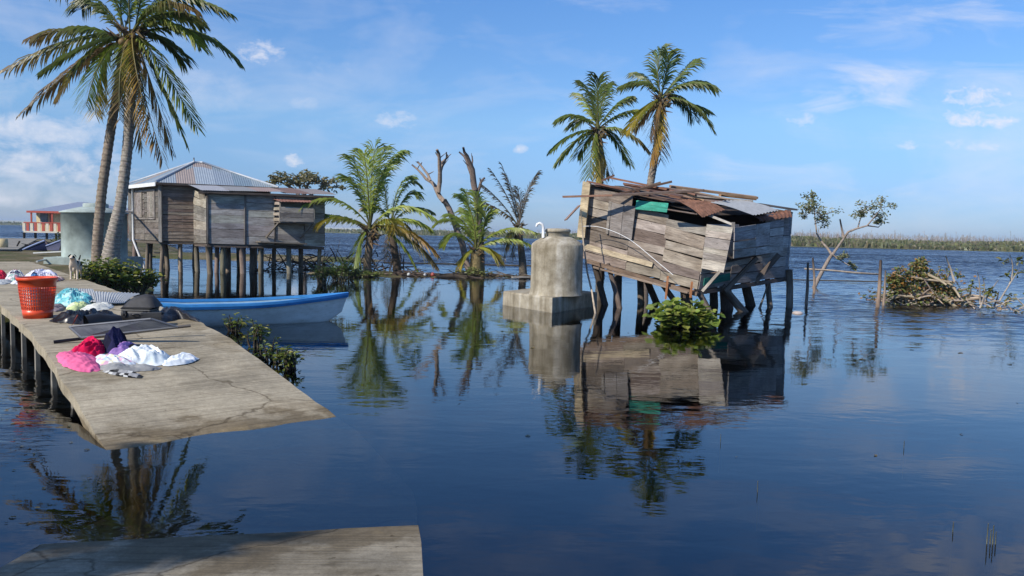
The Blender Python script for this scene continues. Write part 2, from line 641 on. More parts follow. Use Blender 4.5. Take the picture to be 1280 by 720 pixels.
def m_water():
    m = bpy.data.materials.new('lake_water')
    m.use_nodes = True
    nt = m.node_tree
    nt.nodes.clear()
    out = N(nt, 'ShaderNodeOutputMaterial')
    # ripples
    g = N(nt, 'ShaderNodeNewGeometry')
    sx = N(nt, 'ShaderNodeSeparateXYZ')
    nt.links.new(g.outputs['Position'], sx.inputs[0])

    def nz(scale, mscale, rot, detail, dist=0.0):
        mp = N(nt, 'ShaderNodeMapping')
        mp.inputs['Scale'].default_value = mscale
        mp.inputs['Rotation'].default_value = (0, 0, rot)
        nt.links.new(g.outputs['Position'], mp.inputs['Vector'])
        return tex_noise(nt, mp.outputs[0], scale, detail, 0.5, dist)

    def math_(op, a, b=None):
        n = N(nt, 'ShaderNodeMath', operation=op)
        for i, q in enumerate((a, b)):
            if q is None:
                continue
            if isinstance(q, (int, float)):
                n.inputs[i].default_value = q
            else:
                nt.links.new(q, n.inputs[i])
        return n.outputs[0]

    def mrange(v, a, b, lo, hi, smooth=True):
        n = N(nt, 'ShaderNodeMapRange')
        n.interpolation_type = 'SMOOTHSTEP' if smooth else 'LINEAR'
        nt.links.new(v, n.inputs[0])
        for i, q in enumerate((a, b, lo, hi)):
            n.inputs[i + 1].default_value = q
        return n.outputs[0]

    small = nz(5.5, (0.8, 1.5, 1), 0.25, 3, 0.3)
    mid = nz(1.6, (0.7, 1.6, 1), -0.2, 3, 0.4)
    big = nz(0.35, (0.7, 1.5, 1), 0.1, 3)
    # wind: the open lake is rough, the water behind the huts is sheltered
    patch = nz(0.11, (0.6, 1.4, 1), 0.0, 3, 0.6)
    far = mrange(sx.outputs[1], 22, 60, 0.0, 1.0)
    right = mrange(sx.outputs[0], 3.0, 12.0, 0.0, 1.0)
    rightfar = math_('MULTIPLY', right, mrange(sx.outputs[1], 9, 22, 0.0, 0.6))
    left = math_('MULTIPLY', mrange(sx.outputs[0], -3.6, -5.0, 0.0, 1.0), mrange(sx.outputs[1], 12, 8, 0.0, 1.0))
    pm = mrange(patch, 0.42, 0.62, 0.0, 1.0)
    amp = math_('MAXIMUM', far, rightfar)
    amp = math_('ADD', amp, math_('MULTIPLY', left, 0.6))
    amp = math_('ADD', amp, math_('MULTIPLY', pm, 0.06))
    amp = math_('ADD', amp, 0.03)
    hs = math_('MULTIPLY', math_('ADD', math_('MULTIPLY', small, 0.012), math_('ADD', math_('MULTIPLY', mid, 0.045), math_('MULTIPLY', big, 0.05))), amp)
    # wavelets finer than a pixel far out: slopes straight from noise
    def slope(scale, mscale):
        mp = N(nt, 'ShaderNodeMapping')
        mp.inputs['Scale'].default_value = mscale
        nt.links.new(g.outputs['Position'], mp.inputs['Vector'])
        t = N(nt, 'ShaderNodeTexNoise')
        t.inputs['Scale'].default_value = scale
        t.inputs['Detail'].default_value = 3
        nt.links.new(mp.outputs[0], t.inputs['Vector'])
        vm = N(nt, 'ShaderNodeVectorMath', operation='SUBTRACT')
        nt.links.new(t.outputs['Color'], vm.inputs[0])
        vm.inputs[1].default_value = (.5, .5, .5)
        return vm.outputs[0]
    sl_ = slope(2.2, (.8, 1.3, 1))
    va_ = N(nt, 'ShaderNodeVectorMath', operation='MULTIPLY')
    nt.links.new(sl_, va_.inputs[0])
    streaks = nz(0.05, (0.35, 1.5, 1), 0.05, 4)
    k_ = math_('MULTIPLY', math_('MAXIMUM', far, math_('MULTIPLY', rightfar, .55)), mrange(streaks, .3, .7, .35, 1.0))
    k_ = math_('MULTIPLY', k_, 1.8)
    cb = N(nt, 'ShaderNodeCombineXYZ')
    nt.links.new(k_, cb.inputs[0])
    nt.links.new(k_, cb.inputs[1])
    nt.links.new(cb.outputs[0], va_.inputs[1])
    ad_ = N(nt, 'ShaderNodeVectorMath', operation='ADD')
    nt.links.new(va_.outputs[0], ad_.inputs[0])
    bi_ = N(nt, 'ShaderNodeCombineXYZ')
    nt.links.new(math_('MULTIPLY', k_, -.2), bi_.inputs[1])
    bi_.inputs[2].default_value = 1.0
    nt.links.new(bi_.outputs[0], ad_.inputs[1])
    nm_ = N(nt, 'ShaderNodeVectorMath', operation='NORMALIZE')
    nt.links.new(ad_.outputs[0], nm_.inputs[0])
    bp = N(nt, 'ShaderNodeBump')
    bp.inputs['Strength'].default_value = 1.0
    bp.inputs['Distance'].default_value = 1.0
    nt.links.new(nm_.outputs[0], bp.inputs['Normal'])
    nt.links.new(hs, bp.inputs['Height'])
    fr = N(nt, 'ShaderNodeFresnel')
    fr.inputs['IOR'].default_value = 1.52
    nt.links.new(bp.outputs[0], fr.inputs['Normal'])
    tr = N(nt, 'ShaderNodeBsdfTransparent')
    tr.inputs['Color'].default_value = (0.93, 0.92, 0.88, 1)
    gl = N(nt, 'ShaderNodeBsdfGlossy')
    gl.inputs['Roughness'].default_value = 0.02
    gl.inputs['Color'].default_value = (1, 1, 1, 1)
    nt.links.new(bp.outputs[0], gl.inputs['Normal'])
    mx = N(nt, 'ShaderNodeMixShader')
    nt.links.new(fr.outputs[0], mx.inputs[0])
    nt.links.new(tr.outputs[0], mx.inputs[1])
    nt.links.new(gl.outputs[0], mx.inputs[2])
    nt.links.new(mx.outputs[0], out.inputs['Surface'])
    va = N(nt, 'ShaderNodeVolumeAbsorption')
    va.inputs['Color'].default_value = (0.55, 0.42, 0.25, 1)
    va.inputs['Density'].default_value = 2.8
    nt.links.new(va.outputs[0], out.inputs['Volume'])
    return m


mb = MB()
mb.hexa([(-4500, -300, -1.6), (4500, -300, -1.6), (4500, -300, 0), (-4500, -300, 0)], (0, 5800, 0))
water = tag(mb.build('water', m_water()), kind='structure')

# far shore: low land, scrub and bare storm-stripped trees
SH = [(420, 120), (230, 165), (127, 190), (71, 203), (30, 260), (-10, 330), (-88, 400), (-347, 520), (-760, 640)]


def shore_pt(t):
    t = t * (len(SH) - 1)
    i = min(int(t), len(SH) - 2)
    k = t - i
    a, b = V((*SH[i], 0)), V((*SH[i + 1], 0))
    p = a.lerp(b, k)
    dr = (b - a).normalized()
    return p, V((-dr.y, dr.x, 0)) * -1


mb = MB()
pts = []
for j, (off, z) in enumerate([(-3, -1.0), (0, 0.12), (3, 0.5), (12, 1.1), (40, 1.3), (160, 1.2), (900, 0.6)]):
    row = []
    for i in range(241):
        p, nn = shore_pt(i / 240)
        if nn.y < 0:
            nn = -nn
        q = p + nn * off
        row.append((q.x, q.y, z + (noise.noise((q.x * .05, q.y * .05, j)) * .4 if j > 1 else 0)))
    pts.append(row)
mb.grid(pts, 241, 7)
tag(mb.build('far_shore', m_flat('shore_grass', (0.10, 0.105, 0.045), 0.95, 0.05, 0.35, 0, coord='Object')), kind='structure')

mb = MB()
r = random.Random(11)
for k in range(17000):
    t = r.random() ** 1.0
    # sample more on the near right part
    t = t * 0.42 if r.random() < .5 else t
    p, nn = shore_pt(t)
    if nn.y < 0:
        nn = -nn
    off = 1 + r.random() ** 1.8 * 50
    q = p + nn * off
    hh = r.uniform(0.5, 1.3) + (0.3 if off > 8 else 0) + noise.noise((q.x * .04, q.y * .04, 3)) * .8
    base = r.choice([(0.17, 0.18, 0.075), (0.2, 0.19, 0.095), (0.22, 0.19, 0.115), (0.15, 0.165, 0.075)])
    zb = 0.2 + min(off, 12) * .07
    for m_ in range(4):
        a = r.random() * PI * 2
        w = r.uniform(.22, .6)
        dx, dy = math.cos(a) * w, math.sin(a) * w
        l = V((r.uniform(-.6, .6), r.uniform(-.6, .6), hh * r.uniform(.7, 1.1)))
        c0 = q + V((r.uniform(-1, 1), r.uniform(-1, 1), zb - .2))
        mb.poly([c0 + V((-dx, -dy, 0)), c0 + V((dx, dy, 0)), c0 + l + V((dx * .5, dy * .5, 0)), c0 + l + V((-dx * .4, -dy * .4, .2))], None, jit(base, .25, r))
tag(mb.build('shore_scrub', M['leaf']), 'low olive scrub along the far shore of the lake', 'scrub', kind='stuff')

mb = MB()
for k in range(2600):
    t = r.random() * (.42 if r.random() < .6 else 1)
    p, nn = shore_pt(t)
    if nn.y < 0:
        nn = -nn
    q = p + nn * r.uniform(14, 60)
    hh = r.uniform(1.7, 3.3) * (1.35 if r.random() < .06 else 1)
    col = jit(r.choice([(0.34, 0.29, 0.25), (0.28, 0.24, 0.2), (0.38, 0.34, 0.3)]), .2, r)
    z0 = 1.0
    top = q + V((r.uniform(-.4, .4), r.uniform(-.3, .3), z0 + hh))
    mb.tube([q + V((0, 0, z0)), top], [.07, .025], 3, col, False, False)
    for b_ in range(4):
        f = r.uniform(.35, .9)
        s0 = (q + V((0, 0, z0))).lerp(top, f)
        mb.tube([s0, s0 + V((r.uniform(-.7, .7), r.uniform(-.5, .5), r.uniform(.3, .9)))], [.035, .015], 3, col, False, False)
tag(mb.build('bare_wood', M['twig']), 'grey leafless storm stripped trees lining the far shore', 'wood', kind='stuff')

# ------------------------------------------------------------------ the concrete jetty
ZP = [(-2, -.9), (3.0, -.42), (5.6, -.19), (7.08, 0.0), (8.77, .22), (10.2, .42), (11.77, .52), (15, .57), (18.7, .60), (24, .63), (29, .66), (60, .7)]


def zdeck(s):
    for i in range(len(ZP) - 1):
        if s <= ZP[i + 1][0]:
            a, b = ZP[i], ZP[i + 1]
            k = (s - a[0]) / (b[0] - a[0])
            return a[1] + (b[1] - a[1]) * k
    return ZP[-1][1]


N0, N1 = 1.367, 3.49


def dk(s, n, h=0.0):
    p = d_dir * s + n_dir * n
    return V((p.x, p.y, zdeck(s) + h))


def DK(px, py, h=0.0):
    """point h above the deck seen at this pixel of the layout"""
    z = .5
    for _ in range(30):
        p = G(px, py, z + h)
        z = z * .5 + zdeck(V((p.x, p.y, 0)).dot(d_dir)) * .5
    return V((p.x, p.y, z + h))


jetty = thing('jetty', dk(7.1, 2.4), 'long pale concrete jetty sloping down into the flood water', 'jetty')
mb = MB()
ss = [7.08 + (28.8 - 7.08) * i / 90 for i in range(91)]
ss = [6.6, 6.85] + ss
top, bot = [], []
ns = [i / 12 for i in range(13)]


def edge_w(s, sd):
    return noise.noise((s * 1.7, sd * 9.0, 0)) * .03 + noise.noise((s * 6, sd * 9.0, 4)) * .02 - max(0, noise.noise((s * 3.1, sd * 5, 9)) - .3) * .22


rows = []
for s_ in ss:
    a, b = N0 + edge_w(s_, 1), N1 + edge_w(s_, 2)
    th = .12
    row = [dk(s_, a, -th), dk(s_, a, 0)] + [dk(s_, a + (b - a) * k, noise.noise((s_ * 1.6, k * 4, 0)) * .012) for k in ns[1:-1]] + [dk(s_, b, 0), dk(s_, b, -th)]
    row.append(row[0])
    rows.append(row)
mb.grid(rows, len(rows[0]), len(rows), smooth=False)
mb.poly(rows[-1][:-1])
mb.poly(list(reversed(rows[0][:-1])))
mb.build('deck', M['deck'], jetty)
for sd, nn in ((0, N0 + .07), (1, N1 - .1)):
    s_ = 8.9 if sd == 0 else 9.3
    while s_ < (22 if sd == 0 else 16):
        mb = MB()
        w = .11
        zt = zdeck(s_) - .13
        p = dk(s_, nn)
        mb.box((p.x, p.y, (zt - 1.1) / 2), (.11, .05, zt + 1.1), math.atan2(d_dir.y, d_dir.x))
        mb.build('post', M['conc'], jetty)
        s_ += 1.28
mb = MB()
for k in range(20):
    s0, s1 = 8.6 + k * 0.9, 8.6 + (k + 1) * .9
    for nn in (N0 + .32, N1 - .3):
        mb.hexa([dk(s0, nn - .06, -.32), dk(s1, nn - .06, -.32), dk(s1, nn - .06, -.125), dk(s0, nn - .06, -.125)], n_dir * .12)
mb.build('beam', M['conc'], jetty)

# near slab and the drowned bend between it and the jetty (one path, under water in the middle)
mb = MB()
NR = [(5.8, -.17), (5.2, -.09), (4.74, -0.045), (4.62, .01), (4.3, .04), (3.8, .08), (2.8, .14), (1.5, .18), (0, .2), (-3, .22)]
rows = []
jr = [dk(6.62, N0 + (N1 - N0) * k) for k in [i / 10 for i in range(11)]]
rows.append([V((p.x, p.y, p.z - .005)) for p in jr])
for i, (yy, z) in enumerate(NR):
    row = []
    for k in range(11):
        u = k / 10
        xl, xr = -2.72 - (.03 * (yy - 4)), -.50 - (.16 * (yy - 4.2))
        x = xl + (xr - xl) * u + noise.noise((yy * 2, u * 3, 1)) * (.02 if k in (0, 10) else 0)
        y = yy + (u - .5) * .42 * min(1, max(0, (yy - 2) / 2.5))
        row.append(V((x, y, z + noise.noise((x * 2, y * 2, 2)) * .008)))
    rows.append(row)
mb.grid(rows, 11, len(rows), smooth=False)
# side skirts
for col in (0, 10):
    sk = [[r_[col] for r_ in rows], [r_[col] - V((0, 0, .35)) for r_ in rows]]
    mb.grid(sk, len(rows), 2, smooth=False)
tag(mb.build('path', M['slab']), kind='structure')

# ------------------------------------------------------------------ palms
def frond(parent, c, mid, tip, leaf_len, n=46, green=(0.06, 0.10, 0.02), tipc=None, droop=.55, seed=0, wid=.032, rach=(0.22, 0.22, 0.07), thin=0.0, name='frond', label=None, taper=.02):
    r = random.Random(seed)
    mb = MB()
    fk = r.uniform(.8, 1.25)
    green = tuple(x_ * fk for x_ in green)
    gap0 = r.uniform(.3, 1.1)
    pts = bez(c, mid, tip, 15)
    tot = sum((pts[i + 1] - pts[i]).length for i in range(14))
    mb.tube(pts, [taper * (1 - .8 * i / 14) + .004 for i in range(15)], 5, rach, False)
    for k in range(n):
        t = .1 + .9 * (k + .5) / n
        x = t * 14
        i = min(int(x), 13)
        p = pts[i].lerp(pts[i + 1], x - i)
        T = (pts[i + 1] - pts[i]).normalized()
        S = T.cross(V((0, 0, 1)))
        if S.length < .15:
            S = T.cross(V((0.3, 1, 0)))
        S.normalize()
        prof = (math.sin(min(1, t * 1.25 + .12) * PI * .5) if t < .7 else 1 - ((t - .7) / .3) ** 2 * .62)
        for sd in (-1, 1):
            if r.random() < thin or (abs(t - gap0) < .025 and sd * (gap0 - .7) > 0):
                continue
            L = leaf_len * prof * r.uniform(.72, 1.12)
            dr = droop * r.uniform(.75, 1.3) * (1 - .75 * max(0, -T.z))
            d0 = (T * (.85 + .5 * t + .5 * max(0, T.z)) + S * sd * (.8 + r.uniform(-.12, .12)) + V((0, 0, .1)) + V((r.uniform(-.1, .1), r.uniform(-.1, .1), r.uniform(-.08, .08)))).normalized()
            d1 = (d0 + V((0, 0, -dr)) + V((r.uniform(-.08, .08), r.uniform(-.08, .08), 0))).normalized()
            d2 = (d1 + V((0, 0, -dr * 1.3)) + V((r.uniform(-.15, .15), r.uniform(-.15, .15), 0))).normalized()
            a = p + d0 * L * .33
            b = a + d1 * L * .34
            e = b + d2 * L * .33
            w = d0.cross(V((0, 0, 1))).cross(d0)
            w = (T * .8 + V((0, 0, .5))).normalized() * wid / 2 * r.uniform(.8, 1.2)
            cg = jit(green, .22, r)
            if tipc:
                f = max(0, min(1, (t - .35) / .6 + r.uniform(-.25, .25)))
                cg = tuple(x_ * (1 - f) + y_ * f for x_, y_ in zip(cg, tipc))
            ct = tuple(x_ * .75 + y_ * .25 for x_, y_ in zip(cg, (0.14, 0.11, 0.04)))
            b0 = len(mb.v)
            for q in (p - w * .6, p + w * .6, a - w, a + w, b - w * .85, b + w * .85, e):
                mb.v.append(tuple(q))
            mb.face((b0, b0 + 1, b0 + 3, b0 + 2), None, cg)
            mb.face((b0 + 2, b0 + 3, b0 + 5, b0 + 4), None, cg)
            mb.face((b0 + 4, b0 + 5, b0 + 6), None, ct)
    o = mb.build(name, M['frond'], parent)
    if label:
        o['label'] = label
    return o


def palm_trunk(parent, pts, radii, tint=(0.2, 0.165, 0.125), n=12, sub=10):
    mb = MB()
    P_ = [V(p) for p in pts]
    # resample with ring swellings
    out, rad = [], []
    for i in range(len(P_) - 1):
        for k in range(sub):
            t = k / sub
            out.append(P_[i].lerp(P_[i + 1], t))
            rad.append((radii[i] * (1 - t) + radii[i + 1] * t))
    out.append(P_[-1])
    rad.append(radii[-1])
    # smooth
    for _ in range(6):
        out = [out[0]] + [(out[i - 1] + out[i] * 2 + out[i + 1]) / 4 for i in range(1, len(out) - 1)] + [out[-1]]
    fo, fr_ = [], []
    for i in range(len(out) - 1):
        for k in range(3):
            t = k / 3
            fo.append(out[i].lerp(out[i + 1], t))
            fr_.append((rad[i] * (1 - t) + rad[i + 1] * t) * (1.05 if k == 0 else .96))
    fo.append(out[-1])
    fr_.append(rad[-1])
    b = len(mb.f)
    mb.tube(fo, fr_, n, tint)
    r = random.Random(len(fo))
    for i in range(len(mb.f)):
        ring = i // n
        mb.t[i] = jit(tuple(x * (.72 if ring % 3 == 0 else 1.05) for x in tint), .12, r)
    return mb.build('trunk', M['bark'], parent)


GRN = (0.12, 0.16, 0.03)
GRN2 = (0.21, 0.25, 0.045)
YEL = (0.45, 0.32, 0.05)
BRN = (0.2, 0.125, 0.05)
GREY = (0.11, 0.095, 0.07)


def palm(name_label, base, trunk_pts, radii, crown, fronds, leaf_len, depthY, label, group, tint=(0.2, 0.165, 0.125), n=46, wid=.032, nuts=0, taper=.02):
    """fronds: (mid px, mid py, tip px, tip py, depth offset of tip, colour key)"""
    root = thing('palm_tree', base, label, 'palm tree', group)
    palm_trunk(root, trunk_pts, radii, tint)
    keys = {'g': (GRN, None, .55), 'l': (GRN2, None, .5), 'y': ((0.2, 0.21, 0.03), YEL, .5), 'b': (GRN, BRN, .7), 'd': (BRN, (0.12, 0.08, 0.045), .9), 'k': (GREY, (0.1, 0.085, 0.065), .45), 'o': ((0.38, 0.27, 0.04), (0.32, 0.17, 0.04), .7)}
    for i, (mx, my, tx, ty, dy, key) in enumerate(fronds):
        g, t, dr = keys[key]
        if 'young' in group:
            g = tuple(x_ * 1.45 for x_ in g) if key in 'gly' else g
        c = crown + V((rnd.uniform(-.06, .06), rnd.uniform(-.06, .06), rnd.uniform(-.06, .06)))
        m_ = P(mx, my, depthY + dy * .5)
        e = P(tx, ty, depthY + dy)
        frond(root, c, m_, e, leaf_len, n, g, t, dr, seed=i * 31 + int(mx), wid=wid, rach=(0.3, 0.24, 0.06) if key in 'yo' else (0.17, 0.17, 0.05) if key != 'k' else (0.16, 0.13, 0.1), thin=.25 if key in 'dk' else .04, taper=taper)
    r = random.Random(5)
    # fibre and old leaf bases round the crown
    mb = MB()
    sc_ = leaf_len / .75
    for k in range(46):
        a = r.random() * 2 * PI
        p = crown + V((math.cos(a) * .12, math.sin(a) * .12, r.uniform(-.45, .12))) * sc_
        e = p + V((math.cos(a) * r.uniform(.15, .4), math.sin(a) * r.uniform(.15, .4), r.uniform(-.25, .3))) * sc_
        mb.tube([p, e], [.035 * sc_, .01], 4, jit((0.13, 0.09, 0.045), .35, r), True, False)
    mb.build('crown_fibre', M['bark'], root)
    for k in range(nuts):
        a = r.random() * 2 * PI
        mb = MB()
        c = crown + V((math.cos(a) * .22, math.sin(a) * .22, -.28 + r.uniform(-.1, .1))) * sc_
        mb.lathe(c, [(.001, -.1), (.06, -.085), (.095, -.03), (.1, .02), (.07, .08), (.001, .11)], 10, jit((0.16, 0.11, 0.04), .3, r))
        mb.build('coconut', M['tint'], root)
    return root


PG = 'palms on the bank in front of the left hut'
# nearer trunk of the left pair (leans right, ends at the big crown)
base = V((P(122, 345, 21).x, 21, .4))
cr = P(155, 48, 21.4)
palm('', base, [base, P(121, 310, 21), P(127, 240, 21.1), P(138, 165, 21.2), P(150, 95, 21.3), P(155, 52, 21.4)], [.17, .135, .125, .12, .11, .12], cr,
     [(110, 22, 40, 48, -.3, 'b'), (120, 30, 0, 92, .3, 'b'), (125, 40, 55, 88, -1.2, 'g'), (118, 55, 30, 140, -.3, 'd'), (112, 45, 72, 122, -1.0, 'b'),
      (122, 60, 108, 132, -1.4, 'g'), (124, 55, 119, 143, -.8, 'y'), (120, -15, 100, 12, .8, 'g'), (140, -40, 115, -25, -.4, 'g'), (150, -60, 150, -75, .4, 'l'), (120, -30, 60, -10, .6, 'g'),
      (158, 50, 152, 135, .9, 'd'), (148, 40, 165, 150, 1.2, 'g'), (165, -10, 205, -45, .5, 'g')], .85, 21.4,
     'tall coconut palm with the thinner trunk, left of the leaning pair by the green tank', PG, (0.24, 0.19, 0.14), 58, .052, 3)
base = V((P(136, 340, 20.6).x, 20.6, .4))
cr = P(166, 40, 20.9)
palm('', base, [base, P(140, 305, 20.6), P(151, 255, 20.65), P(159, 190, 20.7), P(163, 130, 20.8), P(166, 45, 20.9)], [.3, .2, .145, .13, .125, .13], cr,
     [(200, 10, 240, 20, -.4, 'g'), (215, 10, 250, 58, -.5, 'l'), (245, 20, 297, 76, .4, 'g'), (205, 40, 228, 75, .8, 'g'), (190, 50, 246, 160, -.9, 'l'), (185, 60, 232, 178, .4, 'g'), (178, 60, 215, 190, .9, 'd'),
      (158, 50, 192, 180, -1.3, 'o'), (165, 70, 203, 200, -.5, 'd'), (160, 90, 178, 185, .6, 'b'), (195, -30, 285, 16, .3, 'g'), (180, -50, 215, -60, -.3, 'l'), (160, -45, 160, -80, -.6, 'g'), (145, 65, 150, 150, -.9, 'b'),
      (195, -10, 238, 10, -1.2, 'b'), (200, 0, 250, 30, 1.2, 'g'), (175, 30, 160, 120, -.2, 'd')], .88, 20.9,
     'tall coconut palm with the thick pale trunk and orange hanging frond beside the thinner one', PG, (0.3, 0.26, 0.21), 58, .052, 4)

# a third palm of the row stands behind the viewpoint and shades the near slab
src = [o for o in bpy.data.objects if o.name.startswith('palm_tree')][1]
far_palm = src.copy()
COL.objects.link(far_palm)
for ch in list(src.children):
    c_ = ch.copy()
    COL.objects.link(c_)
    c_.parent = far_palm
far_palm.location = (-7.3, -1.6, .2)
far_palm.rotation_euler = (0, 0, 2.4)
far_palm['label'] = 'tall coconut palm on the near shore whose shadow falls on the near slab'
far_palm['group'] = 'palms on the near shore'

# two palms behind the collapsed hut
PG2 = 'palms behind the collapsed hut'
Y = 33.0
base = V((P(806, 345, Y).x, Y, -.3))
cr = P(827, 122, Y)
palm('', base, [base, P(808, 300, Y), P(812, 235, Y), P(820, 190, Y), P(825, 150, Y), P(827, 124, Y)], [.19, .17, .16, .16, .17, .15], cr,
     [(818, 90, 826, 62, .3, 'g'), (835, 90, 836, 68, -.5, 'g'), (848, 95, 866, 76, .8, 'g'), (855, 95, 893, 110, -.3, 'g'), (850, 98, 880, 103, 1.2, 'g'), (865, 118, 890, 160, -.4, 'g'), (850, 125, 885, 140, .9, 'g'),
      (812, 95, 778, 108, .3, 'g'), (810, 95, 798, 92, 1.2, 'g'), (805, 130, 783, 166, -.8, 'y'), (815, 130, 795, 160, .5, 'd'), (820, 130, 812, 172, -.4, 'd'), (828, 150, 812, 205, -.6, 'o'), (824, 160, 826, 200, -.4, 'd'), (850, 110, 868, 150, 1, 'g')], 1.0, Y,
     'taller coconut palm behind the collapsed hut, with orange hanging fronds', PG2, (0.26, 0.21, 0.16), 42, .062, 5, .03)
Y = 34.5
base = V((P(751, 345, Y).x, Y, -.3))
cr = P(748, 162, Y)
palm('', base, [base, P(750, 300, Y), P(750, 235, Y), P(749, 200, Y), P(748, 164, Y)], [.2, .18, .17, .17, .15], cr,
     [(745, 120, 728, 104, .4, 'g'), (746, 115, 748, 98, -.6, 'g'), (752, 120, 758, 106, .8, 'g'), (765, 130, 787, 122, -.3, 'g'), (770, 140, 795, 138, .7, 'l'), (775, 150, 810, 188, -.3, 'b'), (765, 160, 788, 206, .6, 'g'),
      (725, 135, 698, 150, .2, 'g'), (735, 138, 716, 158, 1, 'g'), (720, 158, 690, 188, -.4, 'g'), (725, 165, 695, 206, .5, 'g'), (738, 180, 737, 222, -.6, 'g'), (748, 190, 752, 228, -.7, 'y'), (752, 185, 762, 220, .4, 'd'), (735, 170, 722, 195, .9, 'g'), (735, 125, 726, 118, 1.2, 'l')], .95, Y,
     'shorter dense coconut palm behind the left end of the collapsed hut', PG2, (0.2, 0.17, 0.13), 42, .062, 3, .03)

# young palms on the low bank
PG3 = 'young palms on the low bank'
Y = 32.6
base = V((P(459, 348, Y).x, Y, -.02))
cr = P(463, 286, Y)
palm('', base, [base, P(459, 330, Y), P(461, 312, Y), P(463, 290, Y)], [.2, .17, .16, .17], cr,
     [(462, 215, 470, 180, .2, 'g'), (470, 205, 502, 190, -.3, 'g'), (452, 215, 441, 198, .4, 'g'), (448, 225, 436, 225, .2, 'g'), (460, 220, 455, 192, -.6, 'l'), (475, 215, 488, 205, .6, 'g'), (468, 210, 480, 186, .8, 'g'),
      (420, 225, 374, 264, -.2, 'l'), (425, 262, 402, 280, -.8, 'y'), (440, 270, 400, 268, .9, 'g'), (447, 296, 442, 336, -.4, 'g'), (492, 240, 541, 272, .3, 'l'), (490, 260, 494, 290, -1.5, 'y'), (500, 270, 545, 318, -.6, 'o'), (500, 275, 545, 333, -.4, 'b'), (490, 280, 520, 335, .3, 'g'), (500, 262, 535, 285, .8, 'l')], 1.05, Y,
     'bushy young green palm with a yellow frond beside the left hut', PG3, (0.17, 0.13, 0.09), 40, .062, 2, .03)
Y = 34.2
base = V((P(497, 342, Y).x, Y, -.02))
cr = P(489, 280, Y)
palm('', base, [base, P(495, 325, Y), P(491, 300, Y), P(489, 282, Y)], [.21, .18, .16, .16], cr,
     [(500, 215, 524, 232, .2, 'g'), (495, 220, 515, 222, .6, 'g'), (480, 230, 478, 215, .3, 'g'), (510, 250, 540, 265, .2, 'g'), (475, 250, 455, 260, .5, 'b'), (505, 270, 520, 300, .3, 'd'), (485, 290, 484, 325, .1, 'd'), (510, 230, 520, 245, -.3, 'g')], .75, Y,
     'dark trunked palm just behind the bushy young palm by the left hut', PG3, (0.1, 0.075, 0.055), 40, .05, 0, .026)
Y = 32.8
base = V((P(596, 346, Y).x, Y, -.02))
cr = P(596, 312, Y)
palm('', base, [base, P(596, 330, Y), P(596, 314, Y)], [.34, .3, .24], cr,
     [(588, 265, 582, 240, .2, 'l'), (594, 255, 575, 245, -.4, 'g'), (600, 260, 594, 242, .3, 'l'), (605, 275, 612, 268, .2, 'l'), (612, 275, 604, 262, -.3, 'g'), (570, 262, 546, 280, -.2, 'l'), (570, 278, 556, 305, -.5, 'l'), (585, 275, 562, 268, .5, 'g'), (625, 275, 666, 290, -.3, 'l'), (625, 290, 660, 305, .1, 'l'), (585, 310, 575, 335, -.3, 'y'), (610, 305, 622, 325, -.4, 'y'), (592, 280, 580, 262, .8, 'g')], .8, Y,
     'short stocky bright green palm with a yellowish base near the lake', PG3, (0.22, 0.17, 0.08), 40, .06, 0, .035)
Y = 33.6
base = V((P(654, 348, Y).x, Y, -.02))
cr = P(648, 282, Y)
palm('', base, [base, P(653, 325, Y), P(650, 300, Y), P(648, 285, Y)], [.19, .16, .14, .15], cr,
     [(640, 240, 627, 206, .2, 'k'), (637, 245, 613, 212, -.2, 'k'), (632, 255, 604, 232, .3, 'k'), (630, 262, 602, 252, -.3, 'd'), (652, 250, 647, 236, .2, 'k'), (660, 235, 672, 216, -.2, 'k'), (655, 240, 668, 222, .5, 'k'), (635, 280, 628, 335, -.3, 'd'), (642, 300, 638, 325, .3, 'd'), (645, 245, 632, 218, .6, 'k'), (640, 285, 632, 310, -.6, 'b')], .62, Y,
     'wilted grey palm with upright bare fronds beside the concrete tank', PG3, (0.12, 0.1, 0.075), 36, .045, 0, .026)


# ------------------------------------------------------------------ bare trees, leafy trees, bushes
def limb(mb, pts, r0, r1, tint, n=6):
    mb.tube(pts, [r0 + (r1 - r0) * i / (len(pts) - 1) for i in range(len(pts))], n, tint)


def dead_tree(label, Y, limbs, group, tint):
    root = thing('bare_tree', P(*limbs[0][0][0], Y) * 1.0, label, 'bare tree', group)
    root.location.z = -.05
    for i, (pp, r0, r1) in enumerate(limbs):
        mb = MB()
        pts = []
        for k, q in enumerate(pp):
            pts.append(P(q[0], q[1], Y + math.sin(i * 2.1) * .25 * k * (1 if i else 0)))
        out = [pts[0]]
        for k in range(len(pts) - 1):
            m_ = pts[k].lerp(pts[k + 1], .5) + V((rnd.uniform(-.05, .05), rnd.uniform(-.05, .05), rnd.uniform(-.04, .04)))
            out += [m_, pts[k + 1]]
        limb(mb, out, r0, r1, tint)
        if i:
            for k in range(3):
                q = out[rnd.randrange(1, len(out) - 1)]
                mb.tube([q, q + V((rnd.uniform(-.3, .3), rnd.uniform(-.2, .2), rnd.uniform(.1, .45)))], [.035, .012], 4, tint)
        mb.build('trunk' if i == 0 else 'branch', M['bark'], root)
    return root


